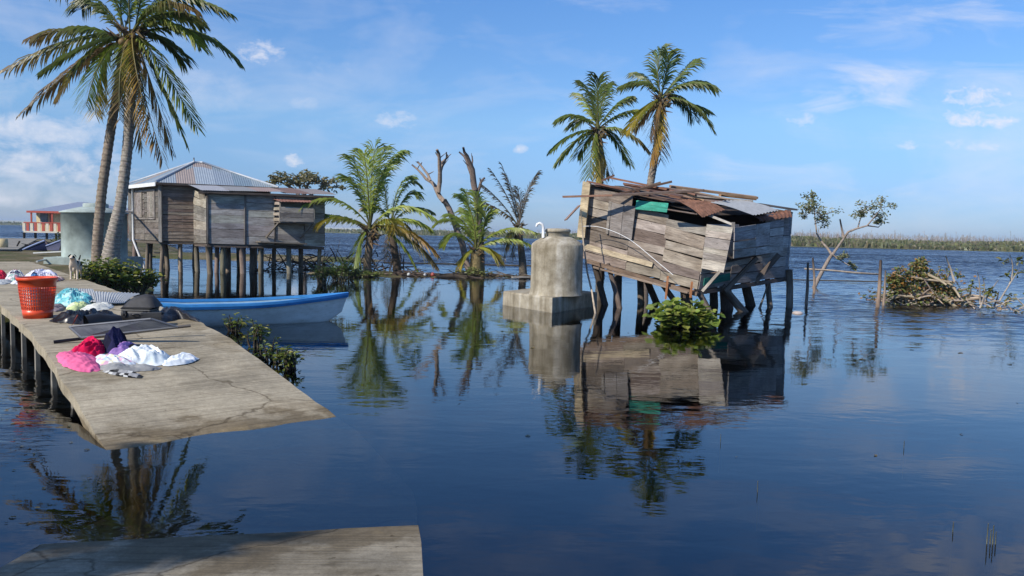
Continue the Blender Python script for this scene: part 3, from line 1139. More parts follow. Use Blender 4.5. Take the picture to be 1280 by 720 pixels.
dead_tree('pale bare tree with forked broken limbs rising behind the stocky palm', 35.5,
          [([(588, 345), (578, 305), (566, 272), (555, 250)], .16, .13), ([(555, 252), (546, 238), (540, 228), (528, 218), (515, 206)], .13, .04), ([(548, 240), (550, 215), (549, 198), (546, 187)], .12, .06), ([(549, 205), (556, 200), (559, 193)], .07, .04), ([(538, 226), (530, 212), (522, 202)], .07, .04), ([(551, 215), (556, 202), (558, 190)], .05, .03)],
          'bare trees behind the young palms', (0.26, 0.2, 0.155))
dead_tree('dark broken bare trunk with splintered top between the stocky and the wilted palm', 36.0,
          [([(601, 345), (600, 300), (598, 262), (594, 238)], .2, .17), ([(594, 240), (590, 218), (584, 202), (574, 190)], .15, .04), ([(594, 240), (591, 212), (584, 195), (579, 184)], .13, .05), ([(597, 240), (601, 228), (606, 222)], .09, .05), ([(592, 220), (590, 205), (590, 195)], .06, .03)],
          'bare trees behind the young palms', (0.15, 0.115, 0.095))


def leaf_clump(mb, c, rad, n, L, cols, r, flat=1.0):
    for k in range(n):
        d = V((r.gauss(0, 1), r.gauss(0, 1), r.gauss(0, 1) * flat)).normalized() * rad * r.random() ** .45
        d.z *= flat
        p = c + d
        dd = V((r.uniform(-1, 1), r.uniform(-1, 1), r.uniform(-.6, .5)))
        mb.leaf(p, dd, V((r.uniform(-.6, .6) - .3, r.uniform(-.6, .6) - .35, 1)), L * r.uniform(.6, 1.25), L * r.uniform(.4, .6), jit(r.choice(cols), .25, r))


def px_tree(label, cat, Y, limbs, clumps, tint, leafcols, L, group=None, name='tree', dens=1.0):
    base = P(*limbs[0][0][0], Y)
    root = thing(name, base, label, cat, group)
    for i, (pp, r0, r1) in enumerate(limbs):
        mb = MB()
        pts = [P(q[0], q[1], Y + (k * .2 * math.sin(i * 1.9) if i else 0)) for k, q in enumerate(pp)]
        limb(mb, pts, r0, r1, tint)
        mb.build('trunk' if i == 0 else 'branch', M['bark'], root)
    r = random.Random(int(Y * 10))
    mb = MB()
    for (cx, cy, rx, n, fl) in clumps:
        c = P(cx, cy, Y + r.uniform(-.4, .4))
        rad = rx * Y / FPX
        # twigs then leaves round twig ends
        for k in range(max(3, int(n / 12))):
            e = c + V((r.gauss(0, .5), r.gauss(0, .5), r.gauss(0, .5) * fl)) * rad
            s0 = c + V((0, 0, -rad * fl * .6)) * r.random()
            mb.mi = 1
            mb.tube([s0, e], [.02, .008], 3, tint, False, False)
            mb.mi = 0
            leaf_clump(mb, e, rad * .5, int(12 * dens), L, leafcols, r, .8)
    mb.build('crown', [M['leaf'], M['twig']], root)
    return root


px_tree('slender leaning mangrove with two sparse leafy tufts standing in the lake', 'mangrove tree', 30.5,
        [([(1017, 361), (1022, 350), (1030, 335), (1036, 324), (1040, 318)], .085, .065), ([(1040, 319), (1034, 310), (1027, 302), (1021, 292), (1019, 276), (1018, 262)], .055, .02), ([(1040, 319), (1048, 308), (1055, 298), (1060, 290), (1070, 286), (1084, 282), (1094, 270), (1100, 262)], .06, .02),
         ([(1055, 298), (1052, 285), (1050, 274)], .05, .03), ([(1072, 286), (1075, 275), (1080, 262)], .03, .012), ([(1084, 282), (1098, 284), (1106, 276)], .03, .01), ([(1040, 318), (1050, 325), (1062, 332)], .04, .012), ([(1018, 280), (1028, 276), (1038, 272)], .02, .01)],
        [(1013, 258, 17, 80, .7), (1025, 266, 17, 90, .7), (1033, 275, 12, 44, .7), (1018, 249, 12, 50, .7), (1008, 268, 8, 26, .8), (1086, 258, 16, 60, .6), (1101, 256, 14, 56, .6), (1104, 268, 14, 50, .6), (1098, 277, 6, 14, .6), (1052, 322, 9, 44, .8), (1064, 331, 6, 22, .8), (1078, 268, 7, 12, .8)],
        (0.27, 0.22, 0.18), [(0.17, 0.19, 0.08), (0.22, 0.225, 0.11), (0.26, 0.24, 0.14)], .12, dens=2.6)
px_tree('distant flat topped tree rising behind the left hut roof', 'tree', 60,
        [([(380, 292), (380, 262), (379, 246)], .3, .2), ([(379, 250), (366, 236), (352, 228), (342, 224)], .14, .05), ([(379, 248), (384, 232), (390, 222)], .16, .06), ([(379, 250), (400, 236), (412, 228)], .12, .05), ([(379, 244), (372, 228), (370, 220)], .1, .05)],
        [(343, 226, 11, 60, .45), (334, 229, 7, 30, .4), (368, 222, 14, 90, .5), (382, 220, 13, 90, .5), (396, 223, 14, 90, .5), (410, 229, 11, 70, .5), (418, 232, 9, 40, .45), (376, 228, 14, 50, .4), (358, 228, 9, 26, .4)],
        (0.2, 0.17, 0.14), [(0.16, 0.15, 0.08), (0.2, 0.18, 0.1), (0.24, 0.21, 0.13)], .34, dens=2.0)


def bush(label, cat, centre, size, n_stem, n_leaf, L, cols, seed, name='bush', round_=False, group=None, stemc=(0.1, 0.085, 0.05)):
    r = random.Random(seed)
    root = thing(name, centre, label, cat, group)
    mb = MB()
    ml = MB()
    for k in range(n_stem):
        a = r.random() * 2 * PI
        b = centre + V((math.cos(a) * size[0] * .3 * r.random(), math.sin(a) * size[1] * .3 * r.random(), -.05))
        f = r.random() ** .5
        e = centre + V((math.cos(a) * size[0] * .5 * f, math.sin(a) * size[1] * .5 * f, size[2] * r.uniform(.45, 1) * (1 - .4 * f * f)))
        m_ = b.lerp(e, .5) + V((r.uniform(-.1, .1), r.uniform(-.1, .1), .12 * size[2]))
        pts = bez(b, m_, e, 6)
        mb.tube(pts, [.02, .018, .015, .012, .009, .006], 4, jit(stemc, .3, r))
        for q in range(n_leaf):
            t = r.uniform(.02 if round_ else .3, 1) ** .8
            i = min(int(t * 5), 4)
            p = pts[i].lerp(pts[i + 1], t * 5 - i)
            an = r.random() * 2 * PI
            dd = V((math.cos(an), math.sin(an), r.uniform(-.35, .5)))
            p = p + dd * r.uniform(0, .12)
            LL = L * r.uniform(.6, 1.2)
            ml.leaf(p, dd, V((r.uniform(-.5, .5) - .25, r.uniform(-.5, .5) - .35, 1)), LL, LL * (.95 if round_ else .5), jit(r.choice(cols), .22, r), .12 if round_ else .25)
    mb.build('stem', M['twig'], root)
    ml.build('foliage', M['leaf'], root)
    return root


LC = [(0.1, 0.14, 0.025), (0.14, 0.18, 0.03), (0.06, 0.09, 0.02), (0.22, 0.22, 0.04)]
c = G(136, 356, .35)
c.y = 18.6
c.x = P(140, 350, 18.6).x
c.z = .3
bush('broad leafy bush at the foot of the two tall palms', 'bush', V((P(128, 350, 18.4).x, 18.4, .34)), (1.2, 1.3, .86), 52, 17, .15, LC, 3, group='bushes at the foot of the tall palms')
bush('low yellow green bush spilling from the bank toward the hut posts', 'bush', V((P(163, 352, 18.9).x, 18.9, .2)), (1.3, 1.4, .85), 52, 17, .15, LC, 4, group='bushes at the foot of the tall palms')
c = G(858, 408, 0)
bush('clump of big round bright green leaves in the water before the collapsed hut', 'water plant', c, (1.55, 1.1, .6), 52, 13, .19, [(0.17, 0.23, 0.035), (0.22, 0.28, 0.045), (0.12, 0.17, 0.03), (0.28, 0.3, 0.07)], 8, name='water_plant', round_=True)
c = G(425, 352, 0)
bush('feathery green bush at the water edge by the right end of the left hut', 'bush', c + V((0, .6, 0)), (1.7, 1.0, .8), 46, 14, .13, [(0.09, 0.13, 0.025), (0.06, 0.1, 0.02)], 12, group='bushes by the left hut')
c = G(402, 355, 0)
bush('narrow light green bush around the corner post of the left hut', 'bush', c, (.7, .6, .95), 24, 12, .12, [(0.11, 0.15, 0.03), (0.07, 0.1, 0.02)], 13, group='bushes by the left hut')
# plants at the jetty's right edge
for i, (px, py, w, h, lab) in enumerate([(293, 413, .42, .3, 'small sprig of round leaves by the jetty edge nearest the boat'), (318, 434, .42, .36, 'leafy sprig against the jetty edge, second from the boat'),
                                         (343, 452, .4, .26, 'leafy sprig against the jetty edge, second from the flooded ramp'), (364, 461, .26, .2, 'small bright green water plant off the jetty edge, nearest the flooded ramp')]):
    c = G(px, py, 0)
    if V((c.x, c.y, 0)).dot(n_dir) < N1 + .12:
        c = c + n_dir * (N1 + .16 - V((c.x, c.y, 0)).dot(n_dir))
        c.z = 0
    bush(lab, 'water plant', c, (w, w * .8, h + .12), 12, 9, .085, LC, 20 + i, name='water_plant', group='plants along the jetty edge', stemc=(0.06, 0.05, 0.035))
c = G(1, 567 - 120, 0)

# ------------------------------------------------------------------ left hut on stilts
HU = V((-.66, .75, 0)).normalized()
HV = V((.9, .436, 0)).normalized()
HC = V((-14.4, 31.5, 0))
ZF, ZE = 1.27, 3.66


def hp(a, b, z):
    p = HC + HV * a + HU * b
    return V((p.x, p.y, z))


GW = [(0.17, 0.152, 0.13), (0.15, 0.13, 0.11), (0.19, 0.17, 0.145), (0.13, 0.115, 0.1), (0.21, 0.19, 0.165)]  # greys darkened to offset the strong sun on the left wall
BW = [(0.22, 0.175, 0.14), (0.18, 0.14, 0.115), (0.26, 0.21, 0.17)]


def cf_grey(r, ci, k):
    return jit(r.choice(GW), .15, r)


def cf_brown(r, ci, k):
    return jit(r.choice(BW), .15, r)


hut = thing('wooden_hut', hp(2, 1, 0), 'grey wooden hut on stilts with a hipped zinc roof and patched board walls', 'hut')
ML, MA = 4.3, 4.25
mb = MB()
plank_wall(mb, hp(0, ML, ZF), hp(0, 0, ZF), hp(0, 0, ZE), hp(0, ML, ZE), [0, .5, 1], 11, cf_grey, seed=2, lap=.012)
plank_wall(mb, hp(0, 0, ZF), hp(MA, 0, ZF), hp(MA, 0, ZE), hp(0, 0, ZE), [0, .32, 1], 17, cf_brown, seed=3, lap=.012)
plank_wall(mb, hp(MA, 0, ZF), hp(MA, ML, ZF), hp(MA, ML, ZE), hp(MA, 0, ZE), [0, .5, 1], 11, cf_grey, seed=4)
plank_wall(mb, hp(MA, ML, ZF), hp(0, ML, ZF), hp(0, ML, ZE), hp(MA, ML, ZE), [0, .5, 1], 11, cf_grey, seed=5)
for (a, b) in ((0, 0), (0, ML), (MA, 0)):
    mb.bar(hp(a - .03, b - .03, ZF - .05), hp(a - .03, b - .03, ZE), .13, .13, (0.25, 0.24, 0.22))
mb.build('wall', M['wood'], hut)
mb = MB()
mb.hexa([hp(-.02, -.02, ZF - .13), hp(MA, -.02, ZF - .13), hp(MA, -.02, ZF - .03), hp(-.02, -.02, ZF - .03)], HU * (ML + .04), (0.13, 0.11, 0.09))
mb.build('floor_frame', M['wood'], hut)
# shuttered window on the left wall
w0, w1 = 0.6, 3.4
wf = MB()
nL = -HV
for q in ([(w0, 2.15), (w1, 2.15), (w1, 2.22), (w0, 2.22)], [(w0, 3.32), (w1, 3.32), (w1, 3.4), (w0, 3.4)], [(w0, 2.22), (w0 + .1, 2.22), (w0 + .1, 3.32), (w0, 3.32)], [(w1 - .1, 2.22), (w1, 2.22), (w1, 3.32), (w1 - .1, 3.32)]):
    wf.hexa([hp(-.045, b, z) for b, z in q], nL * .04, (0.24, 0.22, 0.2))
wo = wf.build('window', M['wood'], hut)
for (a0, a1) in ((w0 + .12, w0 + 1.0), (w1 - 1.0, w1 - .12)):
    s_ = MB()
    for k in range(4):
        b0 = a0 + (a1 - a0) * k / 4
        b1 = a0 + (a1 - a0) * (k + .96) / 4
        s_.hexa([hp(-.05, b0, 2.24), hp(-.05, b1, 2.24), hp(-.05, b1, 3.3), hp(-.05, b0, 3.3)], nL * .03, jit((0.27, 0.245, 0.215), .12))
    s_.build('shutter', M['wood'], wo)


def hip_facet(mb, E0, E1, ridge0, ridge1, up, Hs, rib=.09, amp=.008, tf=None):
    """corrugated facet: eave from E0 to E1, up = unit up-slope vector, Hs = slope length"""
    L = (E1 - E0).length
    ex = (E1 - E0).normalized()
    nn = ex.cross(up).normalized()
    n = int(L / rib * 4)
    cols = []
    for i in range(n + 1):
        x = L * i / n
        tmax = min(1, x / max(ridge0, 1e-3) if ridge0 > 0 else 1, (L - x) / max(L - ridge1, 1e-3))
        o = nn * amp * math.sin(2 * PI * x / rib)
        cols.append((E0 + ex * x + o, E0 + ex * x + up * Hs * max(0, tmax) + o, x, tmax))
    for i in range(n):
        a0, a1, x0, t0 = cols[i]
        b0, b1, x1, t1 = cols[i + 1]
        k = 5
        for j in range(k):
            f0, f1 = j / k, (j + 1) / k
            c = tf(x0, f0 * t0 * Hs) if tf else (.5, .52, .55)
            mb.poly([a0.lerp(a1, f0), b0.lerp(b1, f0), b0.lerp(b1, f1), a0.lerp(a1, f1)], None, c)


OV = .27
ZR = 4.68
e00, e10, e11, e01 = hp(-OV, -OV, ZE - .02), hp(MA + OV, -OV, ZE - .02), hp(MA + OV, ML + OV, ZE - .02), hp(-OV, ML + OV, ZE - .02)
ra, rb = hp(1.95, ML / 2, ZR), hp(2.3, ML / 2, ZR)


def facet(mb, A, B, r0, r1, tf):
    ex = (B - A).normalized()
    x0 = (r0 - A).dot(ex)
    x1 = (r1 - A).dot(ex)
    foot = A + ex * x0
    up = (r0 - foot)
    Hs = up.length
    hip_facet(mb, A, B, x0, x1, up.normalized(), Hs, tf=tf)


def sheet_tint(pal, w, seed):
    r = random.Random(seed)
    cache = {}

    def f(x, y):
        k = (int(x / w), int(y / 1.55))
        if k not in cache:
            cache[k] = jit(r.choice(pal), .1, r)
        return cache[k]
    return f


ZP_ = [(0.25, 0.31, 0.345), (0.30, 0.35, 0.375), (0.2, 0.26, 0.31), (0.33, 0.27, 0.235), (0.23, 0.29, 0.34), (0.28, 0.3, 0.3)]
mb = MB()
facet(mb, e00, e10, ra, rb, sheet_tint(ZP_, .75, 21))
facet(mb, e10, e11, rb, rb, sheet_tint(ZP_, .75, 5))
facet(mb, e11, e01, rb, ra, sheet_tint(ZP_, .75, 6))
facet(mb, e01, e00, ra, ra, sheet_tint(ZP_, .75, 7))
rf = mb.build('roof', M['zinc'], hut)
mb = MB()
for A, B in ((e00, ra), (e10, rb), (ra, rb), (e01, ra)):
    mb.tube([A + V((0, 0, .02)), B + V((0, 0, .03))], .05, 6, (0.42, 0.45, 0.48))
mb.tube([ra + V((0, 0, 0)), ra + V((0, 0, .22))], .03, 6, (0.3, 0.3, 0.3))
mb.build('ridge_cap', M['zinc_clean'], rf)
mb = MB()
dz = V((0, 0, -.15))
mb.hexa([e01 + dz, e00 + dz, e00, e01], HV * -.03, (0.72, 0.72, 0.7))
mb.build('fascia', M['tint'], hut)
mb = MB()
mb.hexa([e00 + dz * .6, e10 + dz * .6, e10, e00], HU * -.02, (0.1, 0.085, 0.075))
mb.build('eave_board', M['wood'], hut)

# lean-to addition in front
A0, A1, BF = 1.24, 5.93, -1.47
ZA, ZAT = 1.22, 3.22
mb = MB()


def cf_patch(r, ci, k):
    return jit(r.choice([(0.36, 0.33, 0.27), (0.27, 0.25, 0.22), (0.4, 0.37, 0.3), (0.22, 0.2, 0.18)]), .15, r)


def cf_add(r, ci, k):
    return jit(r.choice([(0.42, 0.40, 0.365), (0.36, 0.34, 0.315), (0.31, 0.29, 0.265), (0.46, 0.44, 0.40)]), .14, r)  # front boards lightened to make up for weak grazing sunlight


plank_wall(mb, hp(A0, 0, ZA), hp(A0, BF, ZA), hp(A0, BF, ZAT - .1), hp(A0, 0, ZAT + .2), [0, 1], 7, cf_patch, seed=7)
plank_wall(mb, hp(A0, BF, ZA), hp(A1, BF, ZA - .06), hp(A1, BF, ZAT), hp(A0, BF, ZAT), [0, .31, .56, .82, 1], [7, 7, 8, 7], cf_add, seed=8)
plank_wall(mb, hp(A1, BF, ZA - .06), hp(A1, 0, ZA), hp(A1, 0, ZAT), hp(A1, BF, ZAT), [0, .5, 1], 7, cf_grey, seed=9)
plank_wall(mb, hp(A1, 0, ZA), hp(MA, 0, ZA), hp(MA, 0, ZAT), hp(A1, 0, ZAT), [0, 1], 7, cf_grey, seed=10)
for a in (A0 + .03, A0 + .31 * (A1 - A0), A0 + .56 * (A1 - A0)):
    mb.bar(hp(a, BF - .05, ZA), hp(a, BF - .05, ZAT + .05), .07, .04, (0.2, 0.18, 0.16), up=HU)
for k in range(7):
    mb.bar(hp(A0 - .03, BF + .15 + k * .1, ZAT - .2), hp(A0 - .03, BF + .15 + k * .1, ZAT + .2), .04, .02, jit((0.25, 0.22, 0.18)), up=HV)
mb.build('lean_to_wall', M['wood'], hut)
mb = MB()
mb.hexa([hp(A0, BF, ZA - .14), hp(A1, BF, ZA - .2), hp(A1, BF, ZA - .08), hp(A0, BF, ZA - .02)], HU * 1.5, (0.12, 0.1, 0.085))
mb.build('lean_to_floor', M['wood'], hut)


def corr_sheet(mb, A, B, C, D, n, amp, tint, nrm=None, bend=0.0, seed=0):
    """corrugations run from AB to DC"""
    A, B, C, D = V(A), V(B), V(C), V(D)
    nn = (B - A).cross(D - A).normalized()
    nu, nv = n * 4 + 1, 7
    r = random.Random(seed)
    pts = []
    for j in range(nv):
        row = []
        for i in range(nu):
            u, v = i / (nu - 1), j / (nv - 1)
            row.append(bilin(A, B, C, D, u, v) + nn * (amp * math.sin(u * n * 2 * PI) + bend * math.sin(v * PI) + bend * .5 * noise.noise((u * 2 + seed, v * 2, 0))))
        pts.append(row)
    mb.grid(pts, nu, nv, tint, True)


mb = MB()
k0 = 0
for i in range(5):
    a0 = A0 - .3 + i * 1.06
    a1 = a0 + 1.12
    zf = [3.33, 3.36, 3.38, 3.34, 3.36][i]
    corr_sheet(mb, hp(a0, BF - .3, zf), hp(a1, BF - .3, zf + .02), hp(a1, .1, 3.66), hp(a0, .1, 3.64), 13, .012, jit([(0.3, 0.31, 0.32), (0.22, 0.22, 0.22), (0.26, 0.2, 0.17), (0.17, 0.11, 0.085), (0.24, 0.21, 0.19)][i], .1), bend=.02, seed=i)
mb.build('lean_to_roof', M['zinc'], hut)
mb = MB()
mb.bar(hp(A0 - .3, BF - .25, 3.27), hp(A1 + .3, BF - .25, 3.27), .05, .09, (0.12, 0.1, 0.085))
mb.bar(hp(A0 - .3, BF + .02, 3.25), hp(A1 + .2, BF + .02, 3.25), .05, .1, (0.12, 0.1, 0.085))
mb.build('rafter', M['wood'], hut)
# projecting slatted bay
B0, B1 = A0 + 2.57, A0 + 3.95
mb = MB()
plank_wall(mb, hp(B0, BF - .62, 2.18), hp(B1, BF - .62, 2.18), hp(B1, BF - .62, 2.78), hp(B0, BF - .62, 2.78), [0, 1], 3, cf_patch, seed=31, gap=.1)
for k in range(4):
    z = 2.2 + k * .22
    mb.hexa([hp(B0, BF, z), hp(B0, BF - .62, z), hp(B0, BF - .62, z + .12), hp(B0, BF, z + .12)], HV * .02, jit((0.36, 0.32, 0.26)))
    mb.hexa([hp(B1, BF, z), hp(B1, BF - .62, z), hp(B1, BF - .62, z + .12), hp(B1, BF, z + .12)], HV * .02, jit((0.3, 0.27, 0.22)))
mb.hexa([hp(B0, BF, 2.12), hp(B1, BF, 2.12), hp(B1, BF, 2.16), hp(B0, BF, 2.16)], HU * -.62, (0.17, 0.15, 0.13))
for a in (B0, B1):
    mb.bar(hp(a + .03, BF - .6, 2.14), hp(a + .03, BF - .6, 3.02), .06, .06, (0.3, 0.27, 0.22))
    mb.bar(hp(a, BF - .55, 2.14), hp(a - .3, BF - .06, 1.5), .06, .06, (0.2, 0.18, 0.15))
mb.hexa([hp(B0 - .7, BF - .5, 1.3), hp(B1 - .2, BF - .5, 1.24), hp(B1 - .2, BF - .5, 1.29), hp(B0 - .7, BF - .5, 1.35)], HU * .45, (0.2, 0.18, 0.15))
by = mb.build('window_bay', M['wood'], hut)
mb = MB()
corr_sheet(mb, hp(B0 - .08, BF - .75, 2.98), hp(B1 + .1, BF - .75, 3.0), hp(B1 + .1, BF, 3.12), hp(B0 - .08, BF, 3.12), 12, .012, (0.22, 0.11, 0.085), bend=.01)
mb.build('bay_roof', M['rust'], by)
# stilts
r = random.Random(4)
spots = []
for a in (0.08, .75, 1.35, 2.6, 4.0, 4.5):
    for b in (0.1, 2.1, 4.1):
        spots.append((a, b, ZF - .1))
for a in (1.32, 1.9, 2.6, 3.35, 4.5, 5.8):
    spots.append((a, BF + .12, ZA - .12))
for a in (1.9, 3.3, 5.3):
    spots.append((a, BF + .8, ZA - .12))
for (a, b, z) in spots:
    mb = MB()
    p1 = hp(a, b, z + .02)
    p0 = hp(a, b, -1.1) + V((r.uniform(-.14, .14), r.uniform(-.12, .12), 0))
    m_ = p0.lerp(p1, .55) + V((r.uniform(-.07, .07), r.uniform(-.06, .06), 0))
    rr = r.uniform(.075, .12)
    mb.tube(bez(p0, m_ * 1, p1, 6), [rr * 1.1, rr * 1.06, rr * 1.02, rr, rr * .97, rr * .95], 9, jit((0.25, 0.215, 0.17), .25, r))
    mb.build('stilt', M['log'], hut)
mb = MB()
mb.tube([hp(-.12, ML * .82, 3.5), hp(-.12, ML * .82, 1.25), hp(0.15, ML * .7, .1), hp(.2, ML * .68, -.5)], .055, 8)
mb.build('drainpipe', M['pvc'], hut)
# side porch behind the left wall
mb = MB()
plank_wall(mb, hp(-.75, ML + .25, 1.3), hp(-.1, ML + .05, 1.3), hp(-.1, ML + .05, 2.25), hp(-.75, ML + .25, 2.0), [0, 1], 5, cf_brown, seed=41)
for (a, b) in ((-.5, ML + .1), (-.3, ML - .3)):
    mb.bar(hp(a, b, -.3), hp(a, b, 3.5), .07, .07, (0.2, 0.17, 0.14))
mb.build('porch', M['wood'], hut)
mb = MB()
for k in range(7):
    p = hp(-.2, ML + .9, 0)
    a = hp(.3 + k * .28, ML + .4, .1 + k * .17)
    mb.hexa([a, a + HU * .7, a + HU * .7 + V((0, 0, .04)), a + V((0, 0, .04))], HV * .25, (0.14, 0.11, 0.08))
mb.build('step', M['wood'], hut)
# brush under the right end of the hut
def brush(label, cat, c, size, n, tint, seed, leafs=0, lcols=None, L=.12, name='brush_pile', rad=.025, lay=.35):
    r = random.Random(seed)
    root = thing(name, c, label, cat)
    mb = MB()
    ml = MB()
    for k in range(n):
        p = c + V((r.uniform(-.5, .5) * size[0], r.uniform(-.5, .5) * size[1], r.uniform(-.05, .5) * size[2] * r.random()))
        d = V((r.gauss(0, 1), r.gauss(0, .7), r.gauss(0, lay))).normalized()
        ln = r.uniform(.35, 1.0) * size[0] * .38
        q = p + d * ln
        env = 1 - min(.95, abs((q.x - c.x) / size[0] * 1.5) ** 2)
        q.z = max(.0, min(q.z + r.random() * size[2] * .35, size[2] * max(.15, env)))
        m_ = p.lerp(q, .5) + V((r.uniform(-.1, .1), r.uniform(-.1, .1), r.uniform(-.02, .16)))
        rr = rad * r.uniform(.4, 1.4)
        mb.tube(bez(p, m_, q, 5), [rr, rr * .9, rr * .8, rr * .6, rr * .4], 5, jit(tint, .3, r))
        for t in range(leafs):
            ml.leaf(q + V((r.gauss(0, .12), r.gauss(0, .12), r.gauss(0, .08))), V((r.uniform(-1, 1), r.uniform(-1, 1), r.uniform(-.5, .5))), V((r.uniform(-1, 1), r.uniform(-1, 1), 1)), L * r.uniform(.6, 1.2), L * .55, jit(r.choice(lcols), .25, r))
    mb.build('branch', M['twig'], root)
    if leafs:
        ml.build('foliage', M['leaf'], root)
    return root


brush('dark tangle of branches washed up under the right end of the left hut', 'branches', hp(5.6, .2, 0), (3.6, 2.2, 1.25), 90, (0.06, 0.045, 0.035), 51)
c = G(425, 345, 0)
brush('dark fallen branches lying behind the feathery bush by the bushy young palm', 'branches', V((P(425, 345, 35).x, 35, 0)), (3.4, 1.6, 1.5), 80, (0.07, 0.055, 0.045), 52)
brush('dark broken branches between the trunks of the bushy palm and its neighbour', 'branches', V((P(482, 345, 34.8).x, 34.8, 0)), (2.0, 1.2, 1.9), 46, (0.09, 0.07, 0.055), 53, lay=.8)

# white gutter pipe from the tank to the hut
mb = MB()
mb.tube([P(125, 263.5, 28.5), P(148, 264, 30.5), hp(-.2, ML * .82, 0) + V((0, 0, P(168, 264.5, 33.8).z))], .05, 8)
tag(mb.build('water_pipe', M['pvc']), 'white horizontal pipe running from the green tank to the left hut', 'pipe')

# ------------------------------------------------------------------ green tank
TC = V((P(119, 320, 28).x, 28, .4))
tank = thing('water_tank', TC, 'pale green cylindrical water tank on a low plinth behind the tall palms', 'water tank')
tg = (0.36, 0.44, 0.39)
M['tankpaint'] = m_flat('tank_paint', (0.33, 0.385, 0.35), 0.75, 1.9, .34, .15)
TR = 1.07
zt = P(119, 267, 28).z
zb = P(119, 321, 28).z
mb = MB()
mb.lathe((TC.x, TC.y, 0), [(TR, zb), (TR, zt), (TR + .05, zt), (TR + .05, zt + .05), (.45, zt + .23), (.001, zt + .25)], 48, None)
mb.build('barrel', M['tankpaint'], tank)
mb = MB()
mb.lathe((TC.x + .05, TC.y, 0), [(.42, zt + .2), (.42, zt + .34), (.38, zt + .37), (.001, zt + .37)], 32)
mb.build('lid', M['tankpaint'], tank)
mb = MB()
mb.box((TC.x, TC.y, (zb + .2) / 2), (2.35, 2.35, zb - .2 - .005))
mb.build('plinth', M['tankpaint'], tank)
mb = MB()
mb.box((TC.x - 1.35, TC.y - .55, .47), (.22, .3, .42))
mb.box((TC.x - 1.15, TC.y - .85, .47), (.14, .14, .4))
mb.build('valve_box', M['tankpaint'], tank)
mb = MB()
mb.tube([P(92, 268, 27.2), P(89.5, 264, 27.2)], .03, 6)
mb.build('overflow_pipe', M['pvc'], tank)

# ------------------------------------------------------------------ far house
FY = 84.0
fh = thing('veranda_house', V((P(100, 298, FY).x, FY, 0)), 'yellow house with red trim, railed veranda and blue grey hip roof over the water', 'house')


def fp(px, py, dy=0):
    return P(px, py, FY + dy)


zfl = P(100, 290, FY).z
zev = P(100, 265.5, FY).z
xl, xr = P(42, 280, FY).x, P(165, 280, FY).x
yel = (0.62, 0.5, 0.28)
red = (0.4, 0.08, 0.05)
mb = MB()
mb.box(((xl + xr) / 2, FY + 4, (zfl + zev) / 2), (xr - xl, 7, zev - zfl), 0, yel)
mb.build('wall', M['tint'], fh)
for i, px in enumerate((43, 60, 69, 83, 100, 118)):
    mb = MB()
    x = P(px, 280, FY).x
    mb.box((x, FY - .5 if i % 2 == 0 else FY + .45, (zfl + zev) / 2), (.14, .12, zev - zfl - .02), 0, red)
    mb.build('veranda_post', M['tint'], fh)
for a, b in ((51, 60), (79, 84), (104, 112)):
    mb = MB()
    x0, x1 = P(a, 275, FY + .5).x, P(b, 275, FY + .5).x
    mb.box(((x0 + x1) / 2, FY + .44, zfl + 1.5), (x1 - x0, .1, .95), 0, (0.08, 0.1, 0.12))
    w = mb.build('window', M['plastic'], fh)
    mb = MB()
    mb.box(((x0 + x1) / 2, FY + .4, zfl + .95), (x1 - x0 + .2, .14, .1), 0, (0.75, 0.72, 0.65))
    mb.build('sill', M['tint'], w)
mb = MB()
x0, x1 = P(30, 290, FY - 1.3).x, P(170, 290, FY - 1.3).x
mb.box(((x0 + x1) / 2, FY + 3.2, zfl - .08), (x1 - x0, 9.2, .16), 0, (0.6, 0.55, 0.45))
mb.build('veranda_floor', M['tint'], fh)
mb = MB()
mb.box(((x0 + x1) / 2, FY - 1.3, zfl + .92), (x1 - x0, .1, .1), 0, red)
k = x0
while k < x1:
    mb.box((k, FY - 1.3, zfl + .46), (.3, .05, .9), 0, red if int((k - x0) / .42) % 2 else (0.62, 0.55, 0.42))
    k += .42
mb.build('railing', M['tint'], fh)
mb = MB()
pk = fp(98, 252.5, 4)
pk2 = fp(106, 252.5, 4)
c4 = [V((P(26, 266, FY - 1.6).x, FY - .6, zev)), V((P(172, 266, FY - 1.6).x, FY - .6, zev)), V((P(172, 266, FY - 1.6).x, FY + 9.5, zev)), V((P(26, 266, FY - 1.6).x, FY + 9.5, zev))]
mb.tint = (0.2, 0.23, 0.3)
mb.poly([c4[0], c4[1], pk2, pk])
mb.poly([c4[1], c4[2], pk2])
mb.poly([c4[2], c4[3], pk, pk2])
mb.poly([c4[3], c4[0], pk])
mb.poly(list(reversed(c4)))
r0 = mb.build('roof', M['tint'], fh)
mb = MB()
mb.box(((c4[0].x + c4[1].x) / 2, FY - .63, zev - .05), (c4[1].x - c4[0].x, .05, .22), 0, red)
mb.build('fascia', M['tint'], r0)
for px in (36, 50, 64, 80, 96, 112):
    for dy in (-.8, 5):
        mb = MB()
        x = P(px, 295, FY).x
        mb.tube([(x, FY + dy, -1), (x, FY + dy, zfl - .16)], .14, 6, (0.1, 0.09, 0.08))
        mb.build('stilt', M['log'], fh)

